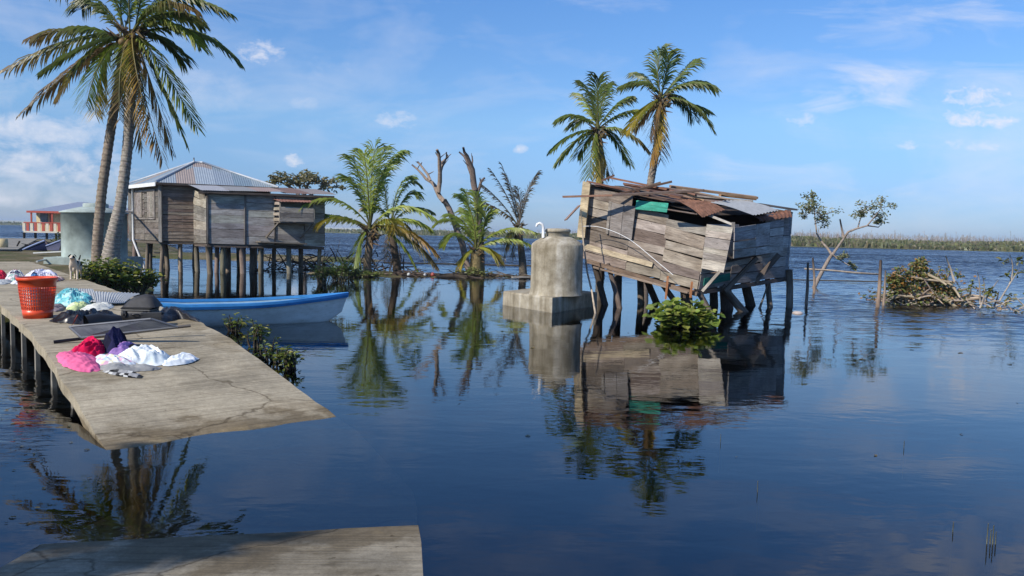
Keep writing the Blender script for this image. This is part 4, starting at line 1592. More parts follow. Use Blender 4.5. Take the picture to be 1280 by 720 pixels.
# upturned boat, slab, barrel and planks on the left bank
bt = thing('blue_boat', V((P(40, 318, 40).x, 40, .4)), 'dark blue wooden boat pulled up and tilted on the left bank', 'boat')
mb = MB()
rows = []
for i in range(13):
    t = i / 12
    b0 = P(16 + 46 * t, 321 - 18 * t, 40)
    w = .62 * math.sin(min(1, .15 + t * 1.1) * PI * .5)
    hgt = .35 + .5 * t
    row = []
    for k in range(9):
        a = PI * k / 8
        row.append(V((b0.x + .05 * math.cos(a), 40 + w * math.cos(a) + .3, b0.z + .1 - hgt * math.sin(a) * .9)))
    rows.append(row)
mb.grid(rows, 9, 13, None, True, lambda i, j: (0.012, 0.02, 0.07))
mb.build('hull', M['tint'], bt)
mb = MB()
mb.tube([r_[8] for r_ in rows], .05, 6, (0.2, 0.25, 0.4))
mb.tube([r_[0] for r_ in rows], .05, 6, (0.2, 0.25, 0.4))
mb.build('gunwale', M['tint'], bt)
brush('dark heap of storm debris behind the dark blue boat on the left bank', 'debris', V((P(52, 310, 42).x, 42.3, .5)), (2.6, 1.6, .9), 50, (0.05, 0.04, 0.035), 61, name='debris_heap', rad=.06)
mb = MB()
mb.lathe((P(3, 318, 40).x, 40, .4), [(.001, 0), (.25, 0), (.27, .3), (.26, .62), (.001, .64)], 16, (0.5, 0.4, 0.22))
tag(mb.build('barrel', M['tint']), 'small pale yellow drum standing on the left bank by the frame edge', 'drum')
mb = MB()
mb.bar(P(44, 317.5, 34) + V((0, 0, .05)), P(84, 315.5, 34) + V((0, 0, .05)), .3, .05, (0.6, 0.6, 0.58))
tag(mb.build('white_plank', M['tint']), 'white painted plank lying on the grass beside the green tank', 'plank')
mb = MB()
mb.tube([P(46, 327, 26), P(72, 321.5, 28)], .035, 6, (0.55, 0.55, 0.5))
tag(mb.build('pipe', M['tint']), 'thin pale pipe lying on the grass left of the green tank', 'pipe')
mb = MB()
q = [G(-60, 313, .52), G(22, 313, .52), G(48, 299, .6), G(-60, 298.5, .6)]
mb.hexa([q[0], q[1], q[2], q[3]], (0, 0, .06))
tag(mb.build('footpath', M['conc']), kind='structure')
bush('dark green shrub between the boat debris and the green tank', 'shrub', V((P(79, 312, 44).x, 44, .45)), (1.1, 1, 1.1), 24, 12, .2, [(0.06, 0.08, 0.025), (0.09, 0.11, 0.03)], 71, name='shrub')

brush('low tangle of broken sticks on the low bank left of the stocky palm', 'branches', V((P(545, 346, 32.3).x, 32.3, 0)), (3.2, .8, .4), 70, (0.08, 0.06, 0.045), 54, name='brush_pile', lay=.2)
brush('low tangle of sticks and fallen fronds at the foot of the wilted palm', 'branches', V((P(640, 347, 32.6).x, 32.6, 0)), (2.6, .8, .35), 60, (0.11, 0.085, 0.06), 55, name='brush_pile', lay=.2)
bush('tuft of yellowish grass round the base of the stocky palm', 'grass tuft', V((P(592, 346, 32.3).x, 32.3, 0)), (1.6, .8, .55), 34, 9, .13, [(0.2, 0.2, 0.05), (0.13, 0.16, 0.035)], 73, name='grass_tuft')
bush('patch of low green weeds in the water below the bushy young palm', 'water weeds', V((P(452, 352, 31).x, 31, 0)), (2.2, .9, .3), 40, 10, .12, [(0.11, 0.15, 0.03), (0.15, 0.18, 0.04)], 74, name='water_weed')
# floating boards along the low bank
for i, (a, b, Y, lab) in enumerate([((462, 345), (540, 342), 32.1, 'long weathered board lying along the low bank between the young palms'), ((640, 344), (700, 346), 31.9, 'pale wide board lying at the water edge left of the concrete tank'), ((545, 349), (582, 347.5), 31.4, 'dark sodden log lying in the water before the young palms')]):
    mb = MB()
    p0, p1 = V((P(*a, Y).x, Y, .07)), V((P(*b, Y).x, Y + .5, .13))
    if i < 2:
        mb.bar(p0, p1, .3, .05, (0.26, 0.2, 0.16) if i == 0 else (0.36, 0.34, 0.3))
        o = mb.build('board', M['wood'])
    else:
        mb.tube([p0 - V((0, 0, .1)), p0.lerp(p1, .5) - V((0, 0, .05)), p1 - V((0, 0, .1))], [.12, .13, .08], 8, (0.07, 0.055, 0.04))
        o = mb.build('log', M['log'])
    tag(o, lab, 'board' if i < 2 else 'log')
for i, (px, py, rr, col, lab) in enumerate([(531, 344, .075, (.5, .5, .48), 'white plastic float lying among debris on the low bank'), (511, 343, .08, (.48, .5, .5), 'white round jug lying left of the float on the low bank'), (541, 345, .1, (.3, .06, .04), 'small red brown lump beside the white float on the low bank')]):
    mb = MB()
    c = P(px, py, 32)
    mb.lathe((c.x, 32, .02), [(.001, 0), (rr * .8, .02), (rr, rr * .8), (rr * .7, rr * 1.5), (rr * .25, rr * 1.8), (.001, rr * 1.85)], 14, col)
    tag(mb.build('float', M['plastic']), lab, 'float')
mb = MB()
for (a, b) in (((480, 332), (700, 334)), ((500, 331), (620, 331.5)), ((980, 347), (1105, 352))):
    Y = 44 if a[0] < 900 else 35
    n = 12
    pts = [V((P(a[0] + (b[0] - a[0]) * k / n, 330, Y).x, Y + noise.noise((k, a[0], 0)) * .4, .06 + .04 * noise.noise((k, 3, 0)))) for k in range(n + 1)]
    m2 = MB()
    m2.tube(pts, .045 if a[0] < 900 else .03, 6, (0.09, 0.075, 0.05))
    tag(m2.build('floating_log', M['log']), {480: 'long thin dark log floating on the lake behind the young palms', 500: 'shorter thin log floating just beside the long one behind the palms', 980: 'thin dark log floating behind the mangrove on the right'}[a[0]], 'log')

# ------------------------------------------------------------------ concrete tank on its slab
CT = V((P(695, 372, 19.6).x, 19.6, 0))
ct = thing('concrete_cistern', CT, 'round stained concrete water cistern on a square slab in the lake', 'cistern')


def m_cistern():
    m, nt, b = new_mat('cistern_concrete')
    st = tex_noise(nt, mapping(nt, 'Object', (5, 5, .45)), 1.0, 5, .6)
    g = tex_noise(nt, mapping(nt, 'Object'), 3, 6, .65)
    g2 = tex_noise(nt, mapping(nt, 'Object'), 30, 4, .7)
    c = ramp(nt, st, [(0.3, (0.24, 0.205, 0.14)), (0.5, (0.37, 0.325, 0.24)), (0.66, (0.46, 0.42, 0.34))])
    c = mul(nt, c, ramp(nt, g, [(0.32, (0.6, 0.57, 0.52)), (0.6, (1.05,) * 3), (0.75, (1.3, 1.3, 1.28))]))
    c = mul(nt, c, ramp(nt, g2, [(0.3, (0.85,) * 3), (0.7, (1.1,) * 3)]))
    nt.links.new(c, b.inputs['Base Color'])
    b.inputs['Roughness'].default_value = .92
    b.inputs['Specular IOR Level'].default_value = .2
    add_bump(nt, b, g2, .4, .02)
    return m


M['cistern'] = m_cistern()
zs = P(695, 369, 19.3).z
zs = max(zs, .28)
ztop = P(695, 306, 19.6).z
rc = .665
mb = MB()
mb.lathe((CT.x, CT.y, 0), [(rc + .03, zs), (rc + .02, zs + .04), (rc, zs + .12), (rc - .01, zs + .7), (rc, ztop - .02), (rc - .03, ztop + .03), (rc - .12, ztop + .1), (.36, ztop + .2), (.33, ztop + .21)], 56)
mb.build('barrel', M['cistern'], ct)
mb = MB()
mb.lathe((CT.x, CT.y, 0), [(.3, ztop + .18), (.3, ztop + .32), (.33, ztop + .325), (.33, ztop + .38), (.29, ztop + .41), (.001, ztop + .42)], 40)
mb.build('lid', M['cistern'], ct)
mb = MB()
c0 = [G(628, 381, 0), G(690, 391, 0), G(746, 382, 0)]
c3 = c0[0] + c0[2] - c0[1]
e_ = .0
for zlo, zhi, g_ in ((-1.1, zs, 0),):
    quad = [c0[0], c0[1], c0[2], c3]
    bq = len(mb.v)
    nseg = 8
    ring = []
    for i in range(4):
        for k in range(nseg):
            p = quad[i].lerp(quad[(i + 1) % 4], k / nseg)
            ring.append(p)
    cc = (quad[0] + quad[2]) / 2
    rws = []
    for z in (zlo, zs - .04, zs):
        rw = []
        for p in ring + [ring[0]]:
            q = p + (p - cc) * (noise.noise((p.x * 3, p.y * 3, z)) * .03 - (.012 if z == zs else 0))
            rw.append(V((q.x, q.y, z)))
        rws.append(rw)
    mb.grid(rws, len(ring) + 1, 3, smooth=False)
    mb.poly(rws[2][:-1])
mb.build('slab', M['cistern'], ct)
mb = MB()
p = P(679, 292, 19.35)
mb.tube([p + V((0, 0, -.1)), p + V((0, 0, .16)), p + V((-.03, 0, .23)), p + V((-.1, 0, .26)), p + V((-.16, 0, .23)), p + V((-.17, 0, .17))], .036, 10)
mb.build('vent_elbow', M['pvc'], ct)

# ------------------------------------------------------------------ the collapsed hut
FBL, FTL = P(728, 322, 21.6), P(735, 231, 21.5)
FBR, FTR = P(872, 362, 19.2), P(888, 268, 19.3)
BBR, BTR = P(984, 345, 21.6), P(990, 266, 21.6)
BBL, BTL = FBL + (BBR - FBR), FTL + (BTR - FTR) - V((0, 0, .1))
shack = thing('collapsed_hut', V((5, 20.5, 0)), 'collapsed grey board hut tilting on broken stilts with its roof torn open', 'hut')
nF = (FBR - FBL).cross(FTL - FBL).normalized()
nR = (BBR - FBR).cross(FTR - FBR).normalized()
SW = [(0.28, 0.235, 0.19), (0.22, 0.18, 0.145), (0.37, 0.32, 0.265), (0.165, 0.132, 0.105), (0.26, 0.2, 0.15), (0.31, 0.275, 0.23), (0.21, 0.175, 0.145)]


def cf_sh(r, ci, k):
    return jit(r.choice(SW), .14, r)


def cf_side(r, ci, k):
    return jit(r.choice([(0.36, 0.33, 0.305), (0.28, 0.25, 0.23), (0.43, 0.40, 0.37)]), .14, r)  # brightness put into the colour: paler boards lift the shaded side


mb = MB()
plank_wall(mb, FBL, FBR, FTR, FTL, [0, .40, .70, 1], [7, 7, 7], cf_sh, nrm=nF, seed=14, gap=.11, jitter=.011, ragged=.012, miss=lambda ci, k, u, v: (ci == 2 and k == 6) or (ci == 1 and k == 6))
mb.build('front_wall', M['wood'], shack)
mb = MB()
plank_wall(mb, FBR, BBR, BTR, FTR, [0, .32, .66, 1], [6, 7, 6], cf_side, nrm=nR, seed=15, gap=.1, jitter=.008, ragged=.012, miss=lambda ci, k, u, v: v > .86 and u < .7)
mb.build('side_wall', M['wood'], shack)
mb = MB()
plank_wall(mb, BBR, BBL, BTL, BTR, [0, .5, 1], 7, cf_side, seed=16)
mb.build('back_wall', M['wood'], shack)
mb = MB()
plank_wall(mb, BBL, FBL, FTL, BTL, [0, .5, 1], 7, cf_sh, seed=17)
mb.build('end_wall', M['wood'], shack)
mb = MB()
plank_wall(mb, FBL, FBR, BBR, BBL, [0, .5, 1], 9, cf_brown, seed=18)
mb.build('floor', M['wood'], shack)


def fq(pxs, off=.03, n=None, p0=None):
    n = n or nF
    p0 = p0 or FBL
    return [onplane(x, y, p0 + n * off, n) for x, y in pxs]


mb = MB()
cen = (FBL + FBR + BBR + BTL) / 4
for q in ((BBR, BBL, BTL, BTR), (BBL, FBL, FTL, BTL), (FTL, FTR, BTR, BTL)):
    mb.poly([p + (cen - p) * .025 for p in q], None, (0.07, 0.055, 0.045))  # dark sheets added inside so the holes show gloom instead of sky
mb.build('dark_backing', M['wood'], shack)

# shutter on the front wall
mb = MB()
mb.hexa(fq([(762, 294), (776, 297), (780, 256), (765, 253)], .045), nF * .025, (0.26, 0.235, 0.215))
mb.hexa(fq([(776.5, 297), (790, 299.5), (795, 258), (780.5, 256)], .045), nF * .025, (0.23, 0.21, 0.195))
mb.hexa(fq([(758, 292), (761, 292.6), (765.5, 252), (762, 251)], .045), nF * .035, (0.29, 0.265, 0.235))
mb.build('shutter', M['wood'], shack)
mb = MB()
mb.hexa(fq([(794.5, 261.5), (834, 265.5), (836, 254), (796, 250.5)], .045), nF * .02, (0.06, 0.36, 0.26))
o = mb.build('painted_plank', M['wood'], shack)
o['label'] = 'turquoise painted plank'
mb = MB()
mb.hexa(fq([(729, 311), (815, 334), (817, 328), (730, 304)], .04), nF * .02, (0.5, 0.42, 0.29))
o = mb.build('pale_plank', M['wood'], shack)
mb = MB()
mb.hexa([P(721, 296, 21.25), P(730.5, 297.5, 21.25), P(738, 228, 21.2), P(728.5, 226.5, 21.2)], V((.05, .22, 0)), (0.7, 0.57, 0.36))
o = mb.build('corner_post', M['wood'], shack)
o['label'] = 'pale raw timber corner post'
# joists under the floor
mb = MB()
mb.bar(P(734, 326, 21.2), P(872, 368, 19.0), .09, .1, (0.2, 0.145, 0.105))
mb.bar(P(742, 334, 20.9), P(860, 366, 19.1), .06, .05, (0.27, 0.21, 0.16))
mb.bar(BBL - V((0, 0, .1)), BBR - V((0, 0, .1)), .1, .1, (0.13, 0.1, 0.08))
mb.bar(FBR - V((0, 0, .08)), BBR - V((0, 0, .08)), .1, .1, (0.1, 0.08, 0.07))
for k in range(9):
    t = .06 + k * .115
    a = FBL.lerp(FBR, t) - V((0, 0, .07))
    mb.bar(a + nF * .1, a - nF * 1.2, .07, .1, jit((0.2, 0.13, 0.09), .25))
mb.build('joist', M['wood'], shack)
# bay on the side wall
b0, b1, b2, b3 = P(877, 335, 19.1), P(905, 341, 18.75), P(917, 284, 18.65), P(884, 280, 19.0)
b1u = P(916, 323, 18.7)
b4, b5 = P(977, 314, 20.7), P(979, 274, 20.7)
mb = MB()
nB = (b1 - b0).cross(b3 - b0).normalized()


def cf_bay(r, ci, k):
    return jit(r.choice([(0.42, 0.385, 0.32), (0.37, 0.34, 0.29), (0.45, 0.4, 0.33), (0.33, 0.3, 0.26)]), .1, r)


plank_wall(mb, b0, b1, b2, b3, [0, 1], 6, cf_bay, nrm=nB, seed=22)
plank_wall(mb, b1u, b4, b5, b2, [0, .42, .7, 1], [4, 3, 4], lambda r, c_, k: jit(r.choice([(0.4, 0.38, 0.36), (0.33, 0.31, 0.3), (0.46, 0.44, 0.42)]), .12, r), seed=23, gap=.16)  # bay side boards lightened too, as the sun hardly reaches them
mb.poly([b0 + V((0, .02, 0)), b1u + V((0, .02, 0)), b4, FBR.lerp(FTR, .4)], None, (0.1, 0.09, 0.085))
mb.bar(b2 + V((0, .05, -.1)), b2 + V((0, .05, .12)), .07, .07, (0.3, 0.28, 0.25))
mb.bar(P(886, 269, 19.2), P(917, 281, 18.7), .05, .05, (0.45, 0.42, 0.37))
mb.build('window_bay', M['wood'], shack)
mb = MB()
mb.bar(P(974, 318, 20.6), P(944, 352, 20.7), .1, .13, (0.16, 0.13, 0.11))
mb.build('brace', M['wood'], shack)
mb = MB()
mb.bar(P(946, 322, 19.8), P(906, 364, 19.7), .1, .1, (0.18, 0.15, 0.125))
mb.build('brace', M['wood'], shack)
mb = MB()
mb.bar(P(900, 339, 18.8), P(878, 364, 19.0), .06, .07, (0.4, 0.36, 0.3))
mb.build('brace', M['wood'], shack)
mb = MB()
mb.hexa(fq([(879, 357), (912, 350), (912, 341), (880, 348)], .035, nR, FBR), nR * .02, (0.03, 0.2, 0.15))
o = mb.build('painted_plank', M['wood'], shack)
o['label'] = 'dark teal plank low on the side wall'
mb = MB()
mb.hexa([P(978, 344, 21.45), P(984.5, 344, 21.5), P(989, 262, 21.5), P(981, 262, 21.45)], V((.02, .05, 0)), (0.25, 0.25, 0.26))
mb.build('corner_board', M['wood'], shack)
# roof wreck
RB = (0.19, 0.1, 0.07)
roofb = MB()
plank_wall(roofb, FTL + V((0, 0, -.02)), FTR + V((0, 0, .06)), BTR + V((0, 0, -.02)), BTL + V((0, 0, -.02)), [0, .45, .72], 8, lambda r, c_, k: jit(r.choice([(0.19, 0.12, 0.09), (0.15, 0.1, 0.08), (0.24, 0.17, 0.12)]), .2, r), seed=24, jitter=.03)
roofb.build('roof_decking', M['wood'], shack)
RBL = [((735, 227), (812, 244), 21.3, 20.4, .16, .05, RB), ((762, 222), (835, 237), 22.2, 20.6, .12, .05, (0.23, 0.12, 0.08)), ((704, 246), (770, 244), 20.9, 20.3, .12, .05, (0.25, 0.145, 0.1)), ((766, 244), (880, 238), 20.3, 19.4, .1, .05, (0.16, 0.12, 0.1)),
       ((767, 244), (840, 227), 20.6, 20.2, .05, .05, (0.13, 0.085, 0.065)), ((745, 232), (800, 240), 21.2, 20.6, .1, .04, (0.12, 0.07, 0.055)), ((724, 257), (707, 275), 21.5, 21.0, .1, .03, (0.28, 0.19, 0.15)),
       ((838, 233), (946, 247), 20.4, 20.9, .16, .06, (0.36, 0.24, 0.15)), ((850, 240), (880, 250), 19.7, 19.6, .09, .05, (0.45, 0.3, 0.17)), ((853, 237), (910, 249), 20.2, 20.2, .1, .04, (0.36, 0.27, 0.2)), ((870, 246), (940, 252), 20.6, 20.9, .14, .04, (0.4, 0.36, 0.31)), ((900, 244), (944, 249), 20.9, 21.2, .14, .05, (0.42, 0.27, 0.15)),
       ((948, 255), (994, 262), 21.0, 21.8, .16, .05, (0.28, 0.24, 0.2)), ((920, 254), (990, 266), 21.6, 21.8, .12, .05, (0.22, 0.17, 0.14)), ((810, 238), (866, 250), 20.6, 19.7, .14, .04, (0.17, 0.09, 0.065)), ((780, 230), (870, 244), 21.6, 20.4, .14, .05, (0.2, 0.11, 0.08)), ((800, 236), (826, 228), 20.8, 20.7, .05, .05, (0.2, 0.14, 0.1)), ((835, 262), (872, 268), 19.4, 19.1, .14, .03, (0.17, 0.13, 0.11)), ((752, 226), (768, 219), 21.6, 21.5, .06, .05, (0.18, 0.1, 0.07))]
for i, (a, b, ya, yb, w, h, c_) in enumerate(RBL):
    mb = MB()
    mb.bar(P(*a, ya), P(*b, yb), w, h, c_, roll=rnd.uniform(-.3, .3))
    mb.build('roof_board', M['wood'], shack)
mb = MB()
corr_sheet(mb, P(942, 269, 19.2), P(973, 263, 20.3), P(926, 249, 20.9), P(888, 253, 20.0), 8, .016, (0.36, 0.37, 0.37), bend=.03, seed=4)
o = mb.build('zinc_sheet', M['zinc_clean'], shack)
mb = MB()
corr_sheet(mb, P(878, 272, 19.0), P(906, 262, 19.1), P(872, 248, 19.8), P(846, 250, 19.6), 8, .018, (0.15, 0.075, 0.05), bend=.05, seed=5)
mb.build('rusty_sheet', M['rust'], shack)
mb = MB()
corr_sheet(mb, P(950, 277, 20.3), P(990, 271, 21.2), P(986, 262, 21.6), P(942, 271, 20.7), 8, .018, (0.17, 0.08, 0.05), bend=.03, seed=6)
mb.build('rusty_sheet', M['rust'], shack)
# stilts
for (t, b, ya, yb, rr, c_) in [((742, 326), (757, 384), 21.4, 21.0, .09, (0.1, 0.08, 0.065)), ((752, 330), (748, 378), 22.4, 22.4, .09, (0.12, 0.1, 0.08)), ((773, 338), (773, 386), 21.4, 20.6, .12, (0.12, 0.095, 0.075)), ((761, 335), (771, 375), 20.8, 20.2, .07, (0.14, 0.11, 0.09)), ((800, 345), (800, 381), 21.6, 21.5, .1, (0.2, 0.165, 0.13)),
                               ((807, 346), (822, 379), 21.6, 22.0, .1, (0.13, 0.1, 0.08)), ((824, 350), (845, 380), 20.8, 21.0, .08, (0.2, 0.16, 0.13)), ((857, 358), (859, 388), 20.0, 19.8, .16, (0.09, 0.07, 0.055)), ((872, 362), (888, 392), 19.3, 19.1, .08, (0.2, 0.165, 0.135)), ((906, 350), (909, 388), 20.6, 20.5, .17, (0.09, 0.07, 0.06)),
                               ((906, 362), (931, 391), 19.8, 19.9, .11, (0.16, 0.13, 0.105)), ((930, 346), (940, 384), 21.6, 21.7, .14, (0.08, 0.065, 0.055)), ((959, 342), (964, 386), 21.3, 21.2, .08, (0.17, 0.145, 0.12)), ((960, 356), (950, 388), 21.1, 20.8, .04, (0.26, 0.22, 0.18)), ((892, 355), (893, 384), 21.2, 21.2, .12, (0.09, 0.07, 0.06))]:
    mb = MB()
    p0, p1 = P(*t, ya), P(*b, yb)
    d = (p1 - p0).normalized()
    p1 = p1 + d * .8
    mb.tube([p0 - d * .12, p0.lerp(p1, .5) + V((rnd.uniform(-.03, .03), 0, 0)), p1], [rr * .9, rr, rr * 1.08], 9, c_)
    mb.build('stilt', M['log'], shack)
for (t, b) in (((835, 345), (832, 374)), ((865, 352), (863, 372))):
    mb = MB()
    mb.bar(P(*t, 19.4 if t[0] < 850 else 18.95), P(*b, 19.4 if t[0] < 850 else 18.95), .07, .04, (0.45, 0.2, 0.09))
    mb.build('batten', M['wood'], shack)
# hanging white cable, leaning stick
mb = MB()
pts = [P(728, 283, 20.9), P(745, 282, 20.75), P(768, 289, 20.4), P(790, 300, 20.0), P(815, 322, 19.55), P(848, 349, 18.95)]
o2 = []
for i in range(len(pts) - 1):
    for k in range(5):
        o2.append(pts[i].lerp(pts[i + 1], k / 5))
for _ in range(8):
    o2 = [o2[0]] + [(o2[i - 1] + o2[i] * 2 + o2[i + 1]) / 4 for i in range(1, len(o2) - 1)] + [o2[-1]]
mb.tube(o2, .008, 6)
tag(mb.build('cable', M['pvc']), 'thin white cable drooping across the front of the collapsed hut', 'cable')
mb = MB()
pp = [P(726, 262, 20.6), P(729, 300, 20.4), P(734, 340, 20.1), P(740, 365, 19.5), P(744, 391, 18.6), P(745, 398, 18.4)]
mb.tube(pp, [.016, .02, .024, .026, .028, .028], 6, (0.45, 0.38, 0.29))
tag(mb.build('leaning_stick', M['log']), 'long thin pale stick leaning between the cistern and the collapsed hut', 'stick')
p = G(988, 384, 0)
mb = MB()
t = P(986.5, 337, p.y)
mb.tube([p - V((0, 0, .9)), p.lerp(t, .5), t], [.1, .095, .09], 10, (0.22, 0.19, 0.16))
tag(mb.build('mooring_post', M['log']), 'upright grey post standing in the water right of the collapsed hut', 'post')

# ------------------------------------------------------------------ debris, stakes and twigs on the right
for i, (t, b, rr, lab) in enumerate([((1010, 328), (1007, 380), .05, 'short crooked stake in the lake between the mooring post and the mangrove'), ((1016, 322), (1018, 366), .05, 'stake leaning against the foot of the mangrove'), ((1101, 325), (1096, 384), .06, 'tallest stake at the left end of the driftwood heap'), ((1107, 338), (1103, 382), .04, 'thin stake right beside the tallest one at the driftwood heap')]):
    p = G(*b, 0)
    e = P(*t, p.y + .1)
    mb = MB()
    mb.tube([p - V((0, 0, .6)), p.lerp(e, .4) + V((.03, 0, 0)), e], [rr, rr * .9, rr * .6], 7, jit((0.3, 0.23, 0.18)))
    tag(mb.build('stake', M['log']), lab, 'stake', 'stakes standing in the lake')
mb = MB()
mb.tube([P(1006, 336, 28), P(1040, 338, 27), P(1070, 341, 25), P(1100, 343, 23.3)], .03, 6, (0.38, 0.33, 0.27))
tag(mb.build('rail', M['log']), 'thin grey rail pole running from the mangrove to the driftwood heap', 'pole')
c = G(997, 392, 0)
mb = MB()
mb.lathe((c.x, c.y, -.02), [(.001, 0), (.14, 0), (.13, .05), (.07, .08), (.001, .085)], 12, (0.45, 0.38, 0.34))
tag(mb.build('float', M['tint']), 'small pinkish lump floating right of the grey mooring post', 'float')
hc = G(1150, 381, 0)
hc.y = 23.6
hc.x = P(1147, 381, 23.6).x
LB = [(0.36, 0.19, 0.05), (0.26, 0.2, 0.06), (0.15, 0.17, 0.05), (0.3, 0.15, 0.05), (0.24, 0.2, 0.11), (0.15, 0.19, 0.055), (0.12, 0.16, 0.05), (0.19, 0.22, 0.07)]
hp_ = brush('heap of driftwood with orange and green withered leaves in the lake', 'driftwood', V((P(1158, 381, 23.8).x, 23.8, 0)), (2.3, 1.3, 1.15), 210, (0.3, 0.25, 0.19), 81, 5, LB, .13, name='driftwood_heap', rad=.03, lay=.5)
mb = MB()
for (a, b, m_, rr) in [((1130, 372), (1178, 380), (1160, 360), .05), ((1150, 366), (1202, 390), (1185, 372), .06), ((1165, 376), (1228, 372), (1200, 376), .075), ((1110, 375), (1150, 374), (1130, 366), .045), ((1135, 345), (1190, 352), (1165, 352), .04), ((1150, 340), (1183, 356), (1168, 345), .05), ((1175, 350), (1200, 372), (1190, 352), .045)]:
    mb.tube(bez(P(*a, 23.4), P(*m_, 23.2), P(*b, 23.0), 7), [rr, rr, rr * .95, rr * .9, rr * .85, rr * .8, rr * .6], 7, jit((0.36, 0.3, 0.22), .15))
mb.tube([P(1193, 352, 23), P(1188, 335, 23), P(1182, 320, 23)], [.035, .025, .015], 6, (0.4, 0.35, 0.29))
mb.build('root', M['log'], hp_)
mb = MB()
r = random.Random(9)
for (cx, cy, rx, n) in ((1150, 331, 10, 200), (1118, 352, 12, 200), (1172, 352, 12, 160), (1186, 366, 10, 120), (1145, 340, 14, 200), (1178, 366, 9, 70), (1125, 345, 12, 130), (1128, 355, 16, 220), (1160, 345, 10, 110), (1147, 350, 13, 160), (1120, 365, 12, 120), (1138, 368, 12, 110), (1165, 358, 12, 100), (1200, 344, 4, 20)):
    leaf_clump(mb, P(cx, cy, 23.5), rx * 23.5 / FPX, n, .125, LB, r)
mb.build('foliage', M['leaf'], hp_)
dp = brush('sparse driftwood branch with a few green leaves at the right edge', 'branch', V((P(1255, 384, 21.5).x, 21.5, 0)), (1.5, .8, .6), 26, (0.33, 0.28, 0.22), 83, 1, LB, .14, name='driftwood_branch', rad=.02, lay=.5)
mb = MB()
for (a, b, m_) in [((1225, 380), (1222, 340), (1226, 358)), ((1230, 378), (1248, 350), (1240, 360)), ((1248, 378), (1275, 335), (1265, 350)), ((1262, 355), (1262, 318), (1270, 335)), ((1240, 385), (1282, 372), (1260, 376)), ((1225, 385), (1228, 345), (1235, 365))]:
    mb.tube(bez(P(*a, 21.5), P(*m_, 21.4), P(*b, 21.3), 6), [.025, .022, .018, .015, .012, .008], 5, (0.42, 0.37, 0.31))
mb.build('twig', M['log'], dp)
mb = MB()
for (cx, cy, rx, n) in ((1238, 364, 7, 22), (1262, 372, 5, 12), (1273, 326, 5, 12), (1274, 342, 5, 10), (1258, 342, 4, 8), (1256, 326, 4, 8), (1215, 358, 4, 8)):
    leaf_clump(mb, P(cx, cy, 21.4), rx * 21.4 / FPX, n, .16, [(0.13, 0.15, 0.03), (0.2, 0.18, 0.04), (0.1, 0.1, 0.035)], r)
mb.build('foliage', M['leaf'], dp)
for i, (px, py, h, lab) in enumerate([(948, 615, .09, 'single thin pale reed in the open water, nearest below the collapsed hut reflection'), (900, 552, .1, 'thin reed in the water just below the hut reflection'), (1190, 665, .07, 'short thin reed near the lower right corner, left one'), (1233, 680, .13, 'dark reed tuft in the lower right corner'), (1130, 560, .06, 'tiny reed tip alone on the right side of the open water')]):
    p = G(px, py, 0)
    mb = MB()
    for k in range(1 if i != 3 else 4):
        mb.tube([p + V((k * .02, 0, -.3)), p + V((k * .02 + rnd.uniform(-.01, .01), 0, h * rnd.uniform(.6, 1.1)))], [.006, .003], 4, (0.3, 0.28, 0.17))
    tag(mb.build('reed', M['twig']), lab, 'reed', 'reeds poking out of the water')

mb = MB()
r = random.Random(77)
for k in range(420):
    if k < 230:
        p = V((r.uniform(-6.2, -2.2), r.uniform(4.6, 9.5), 0))
        nn_ = p.dot(n_dir)
        if nn_ > N0 - .1 and p.dot(d_dir) > 6.2:
            continue
    elif k < 330:
        p = V((r.gauss(-2.5, 3.2), r.gauss(29.5, 1.6), 0))
    else:
        if k > 360:
            break
        p = V((r.uniform(-1, 9), r.uniform(6, 16), 0))
    a = r.random() * 2 * PI
    L_ = r.uniform(.02, .06) * (1 if p.y < 12 else 2.4)
    mb.leaf(p + V((0, 0, .006)), V((math.cos(a), math.sin(a), 0)), V((0, 0, 1)), L_, L_ * .55, jit(r.choice([(0.07, 0.06, 0.03), (0.12, 0.1, 0.04), (0.16, 0.12, 0.05), (0.05, 0.06, 0.025)]), .2, r), .08)
tag(mb.build('leaf_litter', M['leaf']), 'scattered dead leaves and scraps floating on the still water', 'leaf litter', kind='stuff')

# ------------------------------------------------------------------ the blue and white boat
bs, bw = V((-7.0, 14.45, 0)), V((-3.62, 16.0, 0))
boat = thing('rowing_boat', (bs + bw) / 2, 'long white fibreglass boat with blue gunwale and inside moored beside the jetty', 'boat')
ax = (bw - bs).normalized()
sd = V((ax.y, -ax.x, 0))
LB_ = (bw - bs).length


def hull_sec(t, inner=0.0):
    w = .56 * (1 - max(0, (t - .45) / .55) ** 2.2 * .97) * (1 - .25 * max(0, (.25 - t) / .25) ** 2) - inner
    w = max(.015, w)
    gz = .42 + .15 * max(0, (t - .4) / .6) ** 2 + .06 * max(0, (.2 - t) / .2)
    kz = -.12 + inner + .3 * max(0, (t - .86) / .14) ** 2
    pts = []
    for k in range(17):
        a = -1 + 2 * k / 16
        y = w * math.copysign(abs(a) ** .55, a) if abs(a) > 0 else 0
        z = kz + (gz - kz) * abs(a) ** 1.9
        flare = 1 - .25 * (1 - (z - kz) / max(.05, gz - kz)) * max(0, (t - .5) * 1.5)
        c = bs + ax * (LB_ * t + (z * .35 * max(0, (t - .8) / .2)))
        pts.append(c + sd * y * flare + V((0, 0, z)))
    return pts, gz


outer = []
inn = []
nT = 30
for i in range(nT + 1):
    t = i / nT
    outer.append(hull_sec(t)[0])
    inn.append(hull_sec(min(t, .975), .035)[0])
WHT, BLU = (0.88, 0.87, 0.83), (0.05, 0.27, 0.62)


def hull_t(i, j):
    return BLU if (i < 2 or i > 13) else WHT


